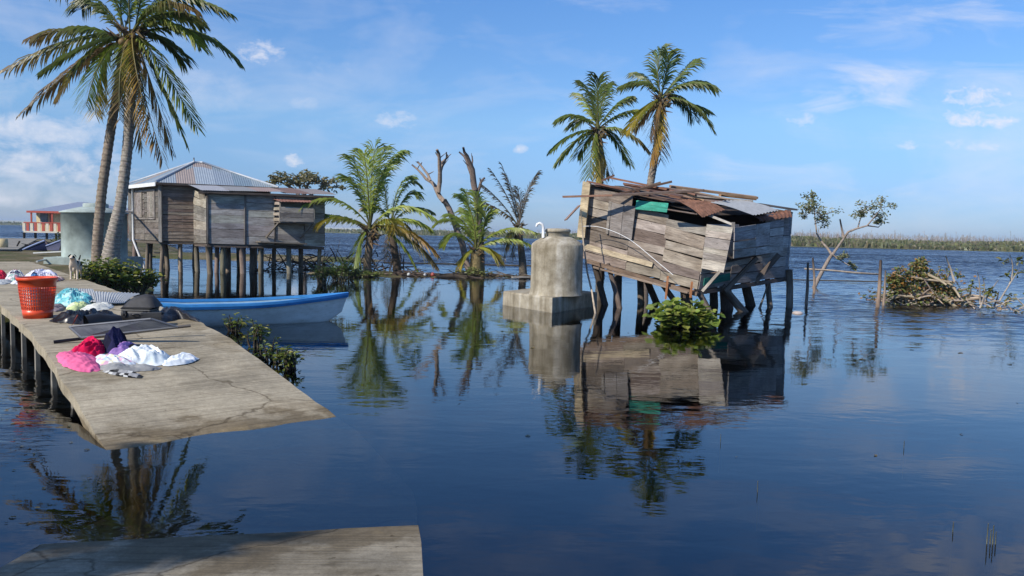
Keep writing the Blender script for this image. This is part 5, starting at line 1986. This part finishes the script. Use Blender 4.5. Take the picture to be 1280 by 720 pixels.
mb = MB()
mb.grid(outer, 17, nT + 1, None, True, lambda i, j: WHT)
mb.poly(outer[0], None, WHT)
mb.build('hull', M['boatpaint'], boat)
mb = MB()
mb.grid(inn, 17, nT + 1, None, True, lambda i, j: (0.3, 0.46, 0.58))
mb.poly(inn[0], None, (0.3, 0.46, 0.58))
mb.build('inside', M['boatpaint'], boat)
for side in (0, 16):
    mb = MB()
    rows = []
    for i in range(nT + 1):
        o_ = outer[i][side]
        s_ = sd if side == 16 else -sd
        q = [o_ + V((0, 0, -.085)) + s_ * .012, o_ + V((0, 0, -.03)) + s_ * .03, o_ + V((0, 0, .02)) + s_ * .025, o_ + V((0, 0, .022)) - s_ * .05, o_ + V((0, 0, -.03)) - s_ * .055]
        rows.append(q)
    mb.grid(rows, 5, nT + 1, BLU, False)
    mb.build('gunwale', M['boatpaint'], boat)
for t in (.18, .42, .66):
    mb = MB()
    c = bs + ax * LB_ * t
    w = hull_sec(t, .05)[0]
    mb.bar(c - sd * .42 * (1 if t < .6 else .72) + V((0, 0, .28)), c + sd * .42 * (1 if t < .6 else .72) + V((0, 0, .28)), .22, .03, (0.25, 0.42, 0.6))
    mb.build('thwart', M['tint'], boat)

# ------------------------------------------------------------------ things on the jetty
# laundry basket
BC = DK(47.5, 397)
H_ = .585
bk = thing('laundry_basket', BC, 'tall orange red plastic laundry basket with lattice sides', 'basket')
OR = (0.72, 0.075, 0.018)
rb_, rt_ = .185, .25
mb = MB()


def rz_(z):
    return rb_ + (rt_ - rb_) * z / H_


mb.lathe(BC, [(.001, .01), (rb_ - .01, .01), (rb_, 0), (rz_(.13), .13), (rz_(.13) - .006, .13), (rb_ - .012, .02), (.001, .02)], 48, OR)
mb.build('base', M['plastic'], bk)
mb = MB()
mb.lathe(BC, [(rz_(.45), .45), (rz_(H_ - .05), H_ - .05), (rz_(H_ - .05) + .012, H_ - .05), (rz_(H_) + .016, H_ - .005), (rz_(H_) + .012, H_), (rz_(H_) - .012, H_), (rz_(.46) - .006, .45), (rz_(.45), .45)], 48, OR)
mb.build('rim', M['plastic'], bk)
mb = MB()
for k in range(44):
    a = 2 * PI * k / 44
    c_, s_ = math.cos(a), math.sin(a)
    p0 = BC + V((c_ * rz_(.125), s_ * rz_(.125), .125))
    p1 = BC + V((c_ * rz_(.455), s_ * rz_(.455), .455))
    mb.bar(p0, p1, .013, .006, OR, up=V((c_, s_, 0)))
for z in (.175, .225, .275, .325, .375, .42):
    mb.lathe(BC, [(rz_(z) - .004, z), (rz_(z) + .003, z), (rz_(z) + .003, z + .013), (rz_(z) - .004, z + .013)], 48, OR)
mb.build('lattice', M['plastic'], bk)
mb = MB()
mb.lathe(BC, [(.001, .025), (.15, .03), (.17, .2), (.185, .4), (.12, .46), (.001, .47)], 24, None)
r = random.Random(3)
vals = [(0.75, 0.66, 0.66), (0.7, 0.4, 0.4), (0.78, 0.74, 0.72), (0.7, 0.3, 0.26)]
cells = {}
for i in range(len(mb.t)):
    k = (i % 24 // 5, i // 48)
    cells.setdefault(k, jit(r.choice(vals), .1, r))
    mb.t[i] = cells[k]
tag(mb.build('laundry', M['cloth']), 'pale pink and white laundry packed inside the orange basket', 'laundry')


def cloth(label, outline, h, cols, seed, name='garment', group='garments drying on the jetty', base_h=.004, pattern=None, cat='garment', mat=None, ridge=1.0):
    """folded cloth lying on the deck: outline in layout pixels on the deck, thickness h"""
    r = random.Random(seed)
    pts = [DK(x, y) for x, y in outline]
    n = len(pts)
    c = sum(pts, V((0, 0, 0))) / n
    rings, segs = 26, 110
    per = []
    for k in range(segs):
        t = k / segs * n
        i = int(t)
        f = t - i
        # catmull for a soft outline
        p0, p1, p2, p3 = pts[(i - 1) % n], pts[i % n], pts[(i + 1) % n], pts[(i + 2) % n]
        q = (p1 * 2 + (p2 - p0) * f + (p0 * 2 - p1 * 5 + p2 * 4 - p3) * f * f + (p1 * 3 - p0 - p2 * 3 + p3) * f ** 3) * .5
        per.append(q)
    ext = max((p - c).length for p in per)
    mb = MB()
    rows = []
    ang = r.random() * PI
    for j in range(rings + 1):
        f = j / rings
        row = []
        for k in range(segs + 1):
            q = c.lerp(per[k % segs], f)
            w = 1 + noise.noise((q.x * 9 + seed, q.y * 9, 5)) * .12 * f + noise.noise((q.x * 22 + seed, q.y * 22, 9)) * .08 * f
            q = c.lerp(per[k % segs], f * w)
            x, y = q.x + seed * 3.1, q.y
            ca, sa = math.cos(ang), math.sin(ang)
            ax_, ay_ = x * ca - y * sa, x * sa + y * ca
            wx = noise.noise((x * 3, y * 3, 7)) * .5
            lump = max(0, min(1, .5 + 1.1 * noise.noise((x * 4.2, y * 4.2, 2))))
            fold = (1 - abs(noise.noise(((ax_ + wx * .2) * 12, ay_ * 3.5, 0))) * 2.6) * .6 + (1 - abs(noise.noise((ax_ * 7, (ay_ + wx * .2) * 15, 3))) * 2.2) * .28 + (1 - abs(noise.noise((x * 30, y * 30, 8))) * 2) * .05
            z = h * (1 - f ** 3.2) * ((.14 + .4 * lump) * (.75 + .25 * (1 - f * f)) + ridge * .55 * max(-.25, fold)) + .014 * (1 - f ** 8)
            zz = zdeck(V((q.x, q.y, 0)).dot(d_dir)) + base_h + max(.002, z)
            row.append(V((q.x, q.y, zz)))
        rows.append(row)

    def tt(i, j):
        q = rows[j][i]
        if pattern:
            return pattern(q, r)
        kk = int((noise.noise((q.x * 4 + seed, q.y * 4, 1)) + 1) * .5 * len(cols)) % len(cols)
        return cols[kk]
    mb.grid(rows, segs + 1, rings + 1, None, True, tt)
    o = mb.build(name, mat or M['cloth'])
    return tag(o, label, cat, group)


def pat(cols, sc_, seed):
    def f(q, r):
        v = noise.cell((q.x * sc_ + seed, q.y * sc_, 0))
        return cols[int(abs(v) * 97) % len(cols)]
    return f


cloth('bright pink top lying at the left end of the near clothes pile', [(72, 445), (85, 441), (110, 443), (124, 452), (124, 464), (108, 466), (85, 461), (74, 454)], .085, [(0.75, 0.16, 0.32), (0.7, 0.14, 0.28)], 1)
cloth('crimson red shirt lying between the pink top and the navy bundle', [(86, 446), (98, 434), (118, 430), (134, 436), (128, 444), (110, 447)], .14, [(0.62, 0.015, 0.08), (0.52, 0.01, 0.06)], 2)
cloth('navy blue bundled garment at the back of the near clothes pile', [(127, 438), (134, 430), (148, 428), (160, 432), (156, 440), (140, 443)], .24, [(0.022, 0.022, 0.06), (0.015, 0.015, 0.03)], 3)
cloth('purple printed cloth lying between the navy bundle and the white shirts', [(133, 446), (145, 438), (165, 431), (172, 434), (160, 442), (145, 448)], .09, [(0.26, 0.1, 0.36), (0.35, 0.2, 0.45), (0.5, 0.42, 0.55)], 4)
cloth('white floral print cloth in the middle of the near clothes pile', [(114, 452), (126, 445), (145, 449), (170, 453), (172, 457), (150, 459), (124, 458)], .09, [], 5, pattern=pat([(0.68, 0.7, 0.72), (0.7, 0.7, 0.7), (0.66, 0.4, 0.5), (0.55, 0.65, 0.72), (0.7, 0.66, 0.45)], 26, 1))
cloth('large white shirt heaped at the right of the near clothes pile', [(145, 450), (158, 440), (180, 437), (200, 441), (214, 449), (200, 457), (176, 456), (158, 456)], .15, [(0.7, 0.74, 0.73), (0.72, 0.76, 0.75), (0.66, 0.72, 0.72)], 6)
cloth('white sleeve like garment at the far right end of the near clothes pile', [(202, 456), (210, 449), (228, 445), (244, 447), (247, 451), (230, 456), (210, 458)], .08, [(0.74, 0.76, 0.77), (0.7, 0.74, 0.76)], 7)
cloth('grey trousers lying along the front of the near clothes pile', [(122, 459), (135, 456), (165, 458), (196, 459), (198, 463), (170, 465), (140, 466), (124, 463)], .05, [(0.3, 0.3, 0.29), (0.25, 0.25, 0.245)], 8)
cloth('black and white patterned cloth strip at the front of the near clothes pile', [(128, 465), (145, 465), (165, 467), (178, 470), (176, 473), (158, 472), (140, 469)], .04, [], 9, pattern=pat([(0.02, 0.02, 0.02), (0.5, 0.5, 0.48), (0.3, 0.3, 0.3), (0.05, 0.05, 0.05)], 22, 4))
cloth('small black garment tucked right behind the navy bundle', [(150, 438), (160, 434), (176, 437), (180, 441), (166, 442)], .08, [(0.012, 0.012, 0.014)], 10)
# middle clothes
cloth('turquoise printed cloth lying between the basket and the zinc sheets', [(67, 380), (72, 369), (90, 366), (108, 371), (119, 377), (110, 383), (88, 385)], .19, [], 11, pattern=pat([(0.12, 0.42, 0.45), (0.22, 0.55, 0.56), (0.4, 0.62, 0.62), (0.1, 0.36, 0.42)], 14, 2))
cloth('yellow green cloth lying in front of the turquoise cloth', [(82, 386), (90, 382), (105, 380), (112, 383), (102, 387), (90, 389)], .08, [(0.5, 0.58, 0.28), (0.62, 0.66, 0.45)], 12)
cloth('white cloth lying right of the yellow green cloth', [(100, 388), (112, 383), (130, 381), (141, 382), (139, 386), (118, 389)], .07, [(0.62, 0.62, 0.55), (0.68, 0.68, 0.62)], 13)
cloth('dull mauve cloth peeping out behind the orange basket', [(63, 388), (68, 382), (80, 383), (79, 388), (70, 390)], .06, [(0.2, 0.17, 0.18)], 14)
# far clothes
FG = 'garments in the far clothes pile'
cloth('red garment at the left edge of the far clothes pile', [(-8, 350), (-6, 344), (4, 343), (9, 346), (5, 350)], .16, [(0.6, 0.03, 0.07)], 15, group=FG)
cloth('white and dark patterned garment beside the red one in the far pile', [(6, 350), (10, 344), (20, 342), (30, 345), (30, 350), (18, 352)], .18, [], 16, group=FG, pattern=pat([(0.66, 0.64, 0.64), (0.05, 0.05, 0.1), (0.5, 0.25, 0.28), (0.25, 0.38, 0.33), (0.7, 0.7, 0.7)], 9, 3))
cloth('large lilac white sheet across the far clothes pile', [(28, 350), (36, 344), (52, 342), (66, 344), (75, 348), (60, 350), (42, 352)], .2, [(0.6, 0.6, 0.74), (0.68, 0.68, 0.78), (0.55, 0.56, 0.72)], 17, group=FG)
cloth('blue and navy garment in the middle of the far clothes pile', [(36, 352), (40, 347), (48, 347), (50, 351), (44, 353)], .16, [(0.015, 0.02, 0.06), (0.1, 0.25, 0.5)], 18, group=FG)
cloth('salmon pink garment at the right end of the far clothes pile', [(50, 353), (56, 348), (70, 347), (80, 349), (72, 352), (60, 354)], .12, [(0.6, 0.3, 0.28), (0.55, 0.45, 0.42), (0.5, 0.06, 0.12)], 19, group=FG)
cloth('flat white cloth at the front of the far clothes pile', [(14, 355), (22, 351), (40, 351), (44, 354), (30, 356)], .08, [(0.66, 0.67, 0.68)], 20, group=FG)
cloth('pale grey cloth lying at the near left edge of the far pile', [(-8, 355), (-4, 351), (12, 351), (14, 354), (2, 356)], .05, [(0.4, 0.42, 0.42)], 21, group=FG)

# zinc sheets on the deck
mb = MB()
corr_sheet(mb, DK(78, 375, .03), DK(122, 378, .05), DK(116, 361, .06), DK(82, 360.5, .06), 12, .007, (0.42, 0.43, 0.42), bend=.02, seed=2)
tag(mb.build('zinc_sheet', M['zinc_clean']), 'pale corrugated zinc sheet lying under the turquoise cloth', 'zinc sheet', 'zinc sheets on the jetty')
mb = MB()
corr_sheet(mb, DK(120, 379, .06), DK(156, 378.5, .05), DK(176, 367, .14), DK(116, 364, .09), 15, .009, (0.44, 0.45, 0.44), bend=.03, seed=3)
tag(mb.build('zinc_sheet', M['zinc_clean']), 'bent corrugated zinc sheet lying behind the black suitcase', 'zinc sheet', 'zinc sheets on the jetty')

# black plastic, suitcase, tarp
M['bagblack'] = m_flat('black_sheeting', (0.014, 0.014, 0.016), 0.32, 7, .3, .2)
cloth('crumpled black plastic sheeting lying between the basket and the suitcase', [(64, 402), (74, 396), (95, 394), (125, 397), (152, 398), (154, 405), (130, 407), (105, 407), (82, 404)], .17, [(0.014, 0.014, 0.016)], 22, name='plastic_sheeting', group=None, cat='plastic sheeting', mat=M['bagblack'])
mb = MB()
a, b = DK(108, 405, .1), DK(150, 402, .1)
mb.tube([a, a.lerp(b, .33) + V((0, 0, .02)), a.lerp(b, .7), b], [.115, .11, .1, .09], 20, None, False)
mb.tube([a + V((-.002, -.002, 0)), a.lerp(b, .33) + V((0, 0, .02)), a.lerp(b, .7)], [.1, .095, .085], 20, None, False)
tag(mb.build('rolled_sheet', M['bagblack']), 'rolled glossy black sheet with an open end lying in front of the suitcase', 'rolled sheet')
mb = MB()
mb.tube([DK(97, 394, .16), DK(93, 402, .09), DK(88, 409, .01), DK(94, 409, .01)], .008, 6, (0.3, 0.05, 0.03))
tag(mb.build('cord', M['tint']), 'thin red cord hanging over the black plastic sheeting', 'cord')
sc0 = DK(170.5, 401.5)
rzs = math.atan2(n_dir.y, n_dir.x) - .62
case = thing('suitcase', sc0, 'black hard suitcase with two latches standing behind the solar panel', 'suitcase')
mx_ = Matrix.Rotation(rzs + .0, 3, 'Z')


def sl(x, y, z):
    return sc0 + mx_ @ V((x, y, z))


M['case'] = m_flat('case_shell', (0.022, 0.022, 0.022), .5, 20, .3, .2)


def rbox(mb, x0, x1, y0, y1, z0, z1, rr=.035, dome=0.0):
    prof = []
    nn = 24
    rows = []
    for (z, ins) in ((z0, .02), (z0 + .02, 0), (z1 - .02, 0), (z1, .02)):
        row = []
        for cx, cy, a0 in ((x1 - rr, y1 - rr, 0), (x0 + rr, y1 - rr, PI / 2), (x0 + rr, y0 + rr, PI), (x1 - rr, y0 + rr, 3 * PI / 2)):
            for k in range(6):
                a = a0 + PI / 2 * k / 5
                row.append(sl(cx + (rr - ins) * math.cos(a), cy + (rr - ins) * math.sin(a), z))
        row.append(row[0])
        rows.append(row)
    mb.grid(rows, len(rows[0]), 4, None, True)
    mb.poly(rows[-1][:-1])
    mb.poly(list(reversed(rows[0][:-1])))


mb = MB()
rbox(mb, -.22, .22, -.02, .3, 0, .15)
mb.build('base', M['case'], case)
mb = MB()
rbox(mb, -.225, .225, -.025, .305, .165, .2)
mb.build('lid', M['case'], case)
mb = MB()
rbox(mb, -.215, .215, -.015, .295, .15, .165)
mb.build('seam', m_flat('case_seam', (0.12, 0.12, 0.115), .4, 8, .2, 0), case)
for x in (-.15, .13):
    mb = MB()
    rbox(mb, x - .028, x + .028, -.045, -.02, .07, .155, .01)
    mb.build('latch', M['black'], case)
mb = MB()
mb.tube([sl(-.05, -.03, .1), sl(-.045, -.06, .1), sl(.035, -.06, .1), sl(.04, -.03, .1)], .012, 8)
mb.build('handle', M['black'], case)
# soft bag on the suitcase
mb = MB()
rows = []
for j in range(9):
    v = j / 8
    row = []
    for i in range(13):
        u = i / 12
        e = (1 - abs(2 * u - 1) ** 2.6) * (1 - abs(2 * v - 1) ** 2.6)
        row.append(sl(-.2 + .46 * u, -.01 + .32 * v, .2 + .17 * e ** .7 * (.75 + .5 * u) + .012 * noise.noise((u * 6, v * 6, 0)) * e))
    rows.append(row)
mb.grid(rows, 13, 9)
tag(mb.build('soft_bag', m_flat('bag_cloth', (0.035, 0.035, 0.037), .7, 18, .3, .3)), 'soft dark grey bag lying on top of the black suitcase', 'bag')
cloth('dark grey tarpaulin draped at the jetty edge right of the suitcase', [(190, 400), (196, 394), (210, 390), (226, 391), (240, 396), (247, 402), (226, 399), (210, 403), (196, 404)], .21, [(0.02, 0.02, 0.025)], 23, name='tarpaulin', group=None, cat='tarpaulin', mat=m_flat('tarp', (0.018, 0.018, 0.022), .45, 6, .3, .2), ridge=.5)

# solar panel propped on a pole
q0, q1, q2, q3 = DK(102, 423, .06), DK(222, 409.5, .2), DK(189, 399.5, .3), DK(87, 409.5, .17)
sp = thing('solar_panel', DK(150, 415), 'flat solar panel propped over a pole in front of the suitcase', 'solar panel')
nP = (q1 - q0).cross(q3 - q0).normalized()


def m_solar():
    m, nt, b = new_mat('solar_cells')
    uv = mapping(nt, 'UV', (1, 1, 1))
    br = N(nt, 'ShaderNodeTexBrick')
    br.offset = 0.0
    br.inputs['Scale'].default_value = 1.0
    br.inputs['Brick Width'].default_value = .156
    br.inputs['Row Height'].default_value = .156
    br.inputs['Mortar Size'].default_value = .003
    br.inputs['Color1'].default_value = (0.012, 0.014, 0.022, 1)
    br.inputs['Color2'].default_value = (0.014, 0.016, 0.026, 1)
    br.inputs['Mortar'].default_value = (0.05, 0.05, 0.055, 1)
    nt.links.new(uv, br.inputs['Vector'])
    g = tex_noise(nt, uv, 3, 5)
    dust_sheen = ramp(nt, g, [(0.3, (.02, .02, .02)), (0.7, (.16, .158, .15))])  # mottled grey over the cells, raised to stand in for reflected sky
    nt.links.new(mul(nt, br.outputs['Color'], dust_sheen, 1, 'ADD'), b.inputs['Base Color'])
    b.inputs['Roughness'].default_value = .18
    b.inputs['Specular IOR Level'].default_value = .5
    return m


def ins(u, v):
    return bilin(q0, q1, q2, q3, u, v)


mb = MB()
mb.hexa([ins(.014, .03), ins(.986, .03), ins(.986, .97), ins(.014, .97)], nP * .018, None, (0, 0))
mb.build('panel', m_solar(), sp)
mb = MB()
for a, b_ in (((0, 0), (1, 0)), ((1, 0), (1, 1)), ((1, 1), (0, 1)), ((0, 1), (0, 0))):
    mb.bar(ins(*a) + nP * .008, ins(*b_) + nP * .008, .02, .035, (0.45, 0.46, 0.47), up=nP)
mb.build('frame', m_flat('aluminium', (0.22, 0.22, 0.22), .35, 8, .1, 0, .6), sp)
mb = MB()
pa, pb = DK(67, 427.5, .02), DK(238, 407, .14)
mb.tube([pa, pa.lerp(pb, .5), pb], [.02, .02, .02], 10, (0.05, 0.045, 0.045))
tag(mb.build('pole', M['tint']), 'dark thin pole lying under the solar panel and sticking out both sides', 'pole')
mb = MB()
c = DK(185, 408)
mb.box(c + V((.0, .1, .09)), (.26, .14, .18), .4, (0.05, 0.05, 0.05))
tag(mb.build('wood_block', M['wood']), 'dark wooden block holding up the solar panel and pole', 'block')

# ------------------------------------------------------------------ dog
def dog(label, pos, face, h):
    root_verts = {}
    s = h / .55
    V3 = lambda x, y, z: V((x * s, y * s, z * s))
    # x forward, y left
    J = [('pelvis', V3(-.24, 0, .44), .085), ('belly', V3(-.05, 0, .42), .082), ('chest', V3(.16, 0, .42), .11), ('neck', V3(.26, 0, .53), .068), ('head', V3(.33, 0, .62), .075), ('snout', V3(.43, 0, .585), .042), ('nose', V3(.485, 0, .575), .028),
         ('tail1', V3(-.33, 0, .48), .028), ('tail2', V3(-.43, .02, .56), .02), ('tail3', V3(-.47, .03, .64), .012)]
    E = [('pelvis', 'belly'), ('belly', 'chest'), ('chest', 'neck'), ('neck', 'head'), ('head', 'snout'), ('snout', 'nose'), ('pelvis', 'tail1'), ('tail1', 'tail2'), ('tail2', 'tail3')]
    for sd_, y in (('l', .075), ('r', -.075)):
        J += [('sh' + sd_, V3(.17, y, .34), .05), ('el' + sd_, V3(.14, y, .24), .034), ('wr' + sd_, V3(.165, y, .11), .024), ('pw' + sd_, V3(.17, y, .025), .026), ('tf' + sd_, V3(.215, y, .018), .022),
              ('hi' + sd_, V3(-.24, y, .36), .06), ('kn' + sd_, V3(-.18, y, .25), .042), ('hk' + sd_, V3(-.3, y, .15), .024), ('hp' + sd_, V3(-.285, y, .025), .026), ('ht' + sd_, V3(-.235, y, .018), .022)]
        E += [('chest', 'sh' + sd_), ('sh' + sd_, 'el' + sd_), ('el' + sd_, 'wr' + sd_), ('wr' + sd_, 'pw' + sd_), ('pw' + sd_, 'tf' + sd_), ('pelvis', 'hi' + sd_), ('hi' + sd_, 'kn' + sd_), ('kn' + sd_, 'hk' + sd_), ('hk' + sd_, 'hp' + sd_), ('hp' + sd_, 'ht' + sd_)]
    idx = {j[0]: i for i, j in enumerate(J)}
    me = bpy.data.meshes.new('tmp')
    me.from_pydata([j[1] for j in J], [(idx[a], idx[b]) for a, b in E], [])
    ob = bpy.data.objects.new('tmp', me)
    COL.objects.link(ob)
    sk = ob.modifiers.new('skin', 'SKIN')
    for i, j in enumerate(J):
        me.skin_vertices[0].data[i].radius = (j[2] * s, j[2] * s)
    me.skin_vertices[0].data[0].use_root = True
    ss_ = ob.modifiers.new('sub', 'SUBSURF')
    ss_.levels = ss_.render_levels = 2
    dg = bpy.context.evaluated_depsgraph_get()
    ev = ob.evaluated_get(dg)
    m2 = bpy.data.meshes.new_from_object(ev)
    mb = MB()
    rot = Matrix.Rotation(face, 3, 'Z')
    mb.smooth = True
    wv = [pos + rot @ v.co for v in m2.vertices]
    mb.v = [tuple(w) for w in wv]
    for p in m2.polygons:
        cc = V((0, 0, 0))
        for vi in p.vertices:
            cc += m2.vertices[vi].co
        cc /= len(p.vertices) * s
        blk = (cc.z > .36 and cc.x < .2 and cc.z + .35 * noise.noise((cc.x * 7, cc.y * 7, cc.z * 7)) > .4) or (cc.x > .27 and cc.y > .012 and cc.z > .585 and cc.x < .42)
        mb.face(tuple(p.vertices), None, (0.02, 0.018, 0.016) if blk else (0.62, 0.52, 0.4))
    bpy.data.objects.remove(ob)
    # ears, eyes, nose on the same body
    def lp(x, y, z):
        return pos + rot @ V3(x, y, z)
    for sg in (1, -1):
        ec = (0.02, 0.018, 0.016)
        mb.smooth = False
        b_ = [lp(.30, sg * .03, .68), lp(.34, sg * .055, .675), lp(.35, sg * .1, .63), lp(.31, sg * .085, .6)]
        mb.hexa(b_, rot @ V3(-.015, 0, .005), ec)
        e0 = lp(.395, sg * .034, .635)
        mb.lathe((e0.x, e0.y, e0.z), [(.001, -.012 * s), (.012 * s, 0), (.001, .012 * s)], 8, (0.01, 0.008, 0.006))
    e0 = lp(.505, 0, .582)
    mb.lathe((e0.x, e0.y, e0.z), [(.001, -.018 * s), (.02 * s, 0), (.001, .016 * s)], 8, (0.01, 0.008, 0.006))
    o = mb.build('dog', m_tint('dog_fur', .9, 40, .18, .4, .1))
    return tag(o, label, 'dog')


dog('white dog with black ears and back standing at the jetty edge by the bush', DK(94.5, 349.5), R(-72), .48)

# ------------------------------------------------------------------ air
hm = bpy.data.materials.new('air')
hm.use_nodes = True
hn = hm.node_tree
hn.nodes.clear()
ho = N(hn, 'ShaderNodeOutputMaterial')
hv = N(hn, 'ShaderNodeVolumePrincipled')
hv.inputs['Color'].default_value = (.7, .84, 1, 1)
hv.inputs['Density'].default_value = HAZE
hv.inputs['Anisotropy'].default_value = 0.2
hn.links.new(hv.outputs[0], ho.inputs['Volume'])
mb = MB()
mb.hexa([(-5200, -600, -2.6), (5200, -600, -2.6), (5200, -600, 16), (-5200, -600, 16)], (0, 6900, 0))
tag(mb.build('haze', hm), kind='stuff')

# ------------------------------------------------------------------ light, sky, camera settings
SUN_DIR = V((-.72, -.69, 0)).normalized()
EL = R(38)
to_sun = V((SUN_DIR.x * math.cos(EL), SUN_DIR.y * math.cos(EL), math.sin(EL)))
sun_d = bpy.data.lights.new('sun', 'SUN')
sun_d.energy = 4.2
sun_d.angle = R(.5)
sun_d.color = (1.0, .93, .82)
sun = bpy.data.objects.new('sun', sun_d)
COL.objects.link(sun)
sun.rotation_euler = to_sun.to_track_quat('Z', 'Y').to_euler()
sun.location = (0, 0, 30)

w = bpy.data.worlds.new('World')
sc.world = w
w.use_nodes = True
nt = w.node_tree
nt.nodes.clear()
out = N(nt, 'ShaderNodeOutputWorld')
bg = N(nt, 'ShaderNodeBackground')
sky = N(nt, 'ShaderNodeTexSky')
sky.sky_type = 'NISHITA'
sky.sun_disc = False
sky.sun_elevation = EL
sky.sun_rotation = math.atan2(to_sun.x, to_sun.y)
sky.air_density = 1.0
sky.dust_density = .05
sky.ozone_density = 2.2
STR = .11
bg.inputs['Strength'].default_value = STR
tc = N(nt, 'ShaderNodeTexCoord')
sx = N(nt, 'ShaderNodeSeparateXYZ')
nt.links.new(tc.outputs['Generated'], sx.inputs[0])


def wm(op, a, b=None, c=None, clamp=False):
    n = N(nt, 'ShaderNodeMath', operation=op)
    n.use_clamp = clamp
    for i, q in enumerate((a, b, c)):
        if q is None:
            continue
        if isinstance(q, (int, float)):
            n.inputs[i].default_value = q
        else:
            nt.links.new(q, n.inputs[i])
    return n.outputs[0]


ymax = wm('MAXIMUM', sx.outputs[1], .05)
U = wm('DIVIDE', sx.outputs[0], ymax)
W = wm('DIVIDE', sx.outputs[2], ymax)
cmb = N(nt, 'ShaderNodeCombineXYZ')
nt.links.new(U, cmb.inputs[0])
nt.links.new(W, cmb.inputs[1])


def wn(scale, ms, detail, rough=.55, dist=0.0, rot=0.0):
    mp = N(nt, 'ShaderNodeMapping')
    mp.inputs['Scale'].default_value = (*ms, 1)
    mp.inputs['Rotation'].default_value = (0, 0, rot)
    nt.links.new(cmb.outputs[0], mp.inputs['Vector'])
    return tex_noise(nt, mp.outputs[0], scale, detail, rough, dist)


puffn = wn(16, (1, 1.7), 5, .6, .3)
finen = wn(46, (1, 1.6), 5, .65, .4)
streak = wn(5.5, (1, 4.2), 6, .62, .8, -.25)
streak2 = wn(2.2, (1, 2.6), 5, .6, .8, -.5)


def blob(px, py, rx, ry, tex, gain, thr):
    d = ray(px, py)
    u0, v0 = d.x / d.y, d.z / d.y
    a = wm('DIVIDE', wm('SUBTRACT', U, u0), rx / FPX)
    b = wm('DIVIDE', wm('SUBTRACT', W, v0), ry / FPX)
    r2 = wm('ADD', wm('MULTIPLY', a, a), wm('MULTIPLY', b, b))
    f = wm('SUBTRACT', 1.0, r2, None, True)
    t = wm('SUBTRACT', wm('ADD', wm('MULTIPLY', f, .55), wm('MULTIPLY', wm('SUBTRACT', tex, .5), 2.2)), thr - .42)
    t = wm('MULTIPLY', t, gain * .8, None, True)
    return wm('MULTIPLY', t, wm('MULTIPLY', f, 2.5, None, True))


alpha = None
for args in [(1222, 122, 52, 18, finen, 2.2, .62), (1205, 147, 34, 14, finen, 2.2, .62), (1246, 152, 34, 12, finen, 1.9, .62), (1216, 182, 46, 10, finen, 1.2, .68), (1100, 108, 100, 40, streak, 1.5, .68), (1035, 126, 60, 22, streak, 1.5, .62), (1000, 149, 26, 12, finen, 1.6, .66), (1134, 181, 18, 7, finen, 1.6, .62),
             (328, 64, 36, 20, finen, 1.9, .64), (410, 85, 44, 22, puffn, 1.0, .68), (495, 150, 34, 14, finen, 1.5, .66), (368, 200, 16, 12, finen, 1.9, .62), (380, 130, 26, 12, puffn, 1.0, .68), (70, 165, 120, 30, puffn, 2.0, .58), (20, 195, 120, 26, puffn, 2.2, .56), (100, 215, 90, 18, finen, 1.4, .56), (250, 110, 110, 40, puffn, .7, .62), (135, 190, 34, 18, puffn, 1.9, .64), (60, 225, 130, 28, puffn, 1.2, .64), (30, 245, 120, 24, puffn, 1.2, .66), (10, 110, 60, 30, puffn, .9, .66), (650, 186, 14, 7, finen, 1.6, .62), (215, 222, 20, 12, finen, 1.7, .6),
             (740, 0, 120, 24, streak, .7, .7), (1150, 20, 190, 60, streak, .9, .74), (1010, 220, 200, 40, streak, .8, .72), (1230, 100, 120, 40, streak, .8, .74),
             (560, -330, 380, 170, puffn, 1.3, .62), (1250, -140, 260, 110, puffn, 1.1, .66), (120, -200, 260, 100, streak, 1.0, .7)]:
    o_ = blob(*args)
    alpha = o_ if alpha is None else wm('MAXIMUM', alpha, o_)
veil = wm('MULTIPLY', wm('SUBTRACT', wm('ADD', wm('MULTIPLY', streak2, .7), wm('MULTIPLY', streak, .3)), .465), 1.5, None, True)
alpha = wm('ADD', wm('MULTIPLY', alpha, .62), veil, None, True)
front = wm('GREATER_THAN', sx.outputs[1], .06)
alpha = wm('MULTIPLY', alpha, front)
mx = N(nt, 'ShaderNodeMix', data_type='RGBA')
nt.links.new(alpha, mx.inputs[0])
skr = ramp(nt, sx.outputs[2], [(0.0, (0.30, 0.42, 0.78)), (0.06, (0.38, 0.53, 0.86)), (0.14, (0.60, 0.78, 1.0)), (0.27, (0.58, 0.85, 1.16)), (0.42, (0.5, 0.92, 1.42)), (0.75, (0.85, 1.05, 1.35))])
# ramp values above one are kept by a scale afterwards
nt.links.new(mul(nt, sky.outputs[0], skr), mx.inputs[6])
mx.inputs[7].default_value = (6.5, 6.5, 7.0, 1)
nt.links.new(mx.outputs[2], bg.inputs['Color'])
nt.links.new(bg.outputs[0], out.inputs['Surface'])

vs = sc.view_settings
vs.view_transform = 'Standard'
vs.look = 'None'
vs.exposure = 0.3
vs.gamma = 1.0
vs.use_curve_mapping = False
sc.render.engine = 'CYCLES'
cy = sc.cycles
cy.use_denoising = True
cy.max_bounces = 8
cy.transparent_max_bounces = 12
cy.caustics_reflective = False
cy.caustics_refractive = False
cy.sample_clamp_indirect = 4.0
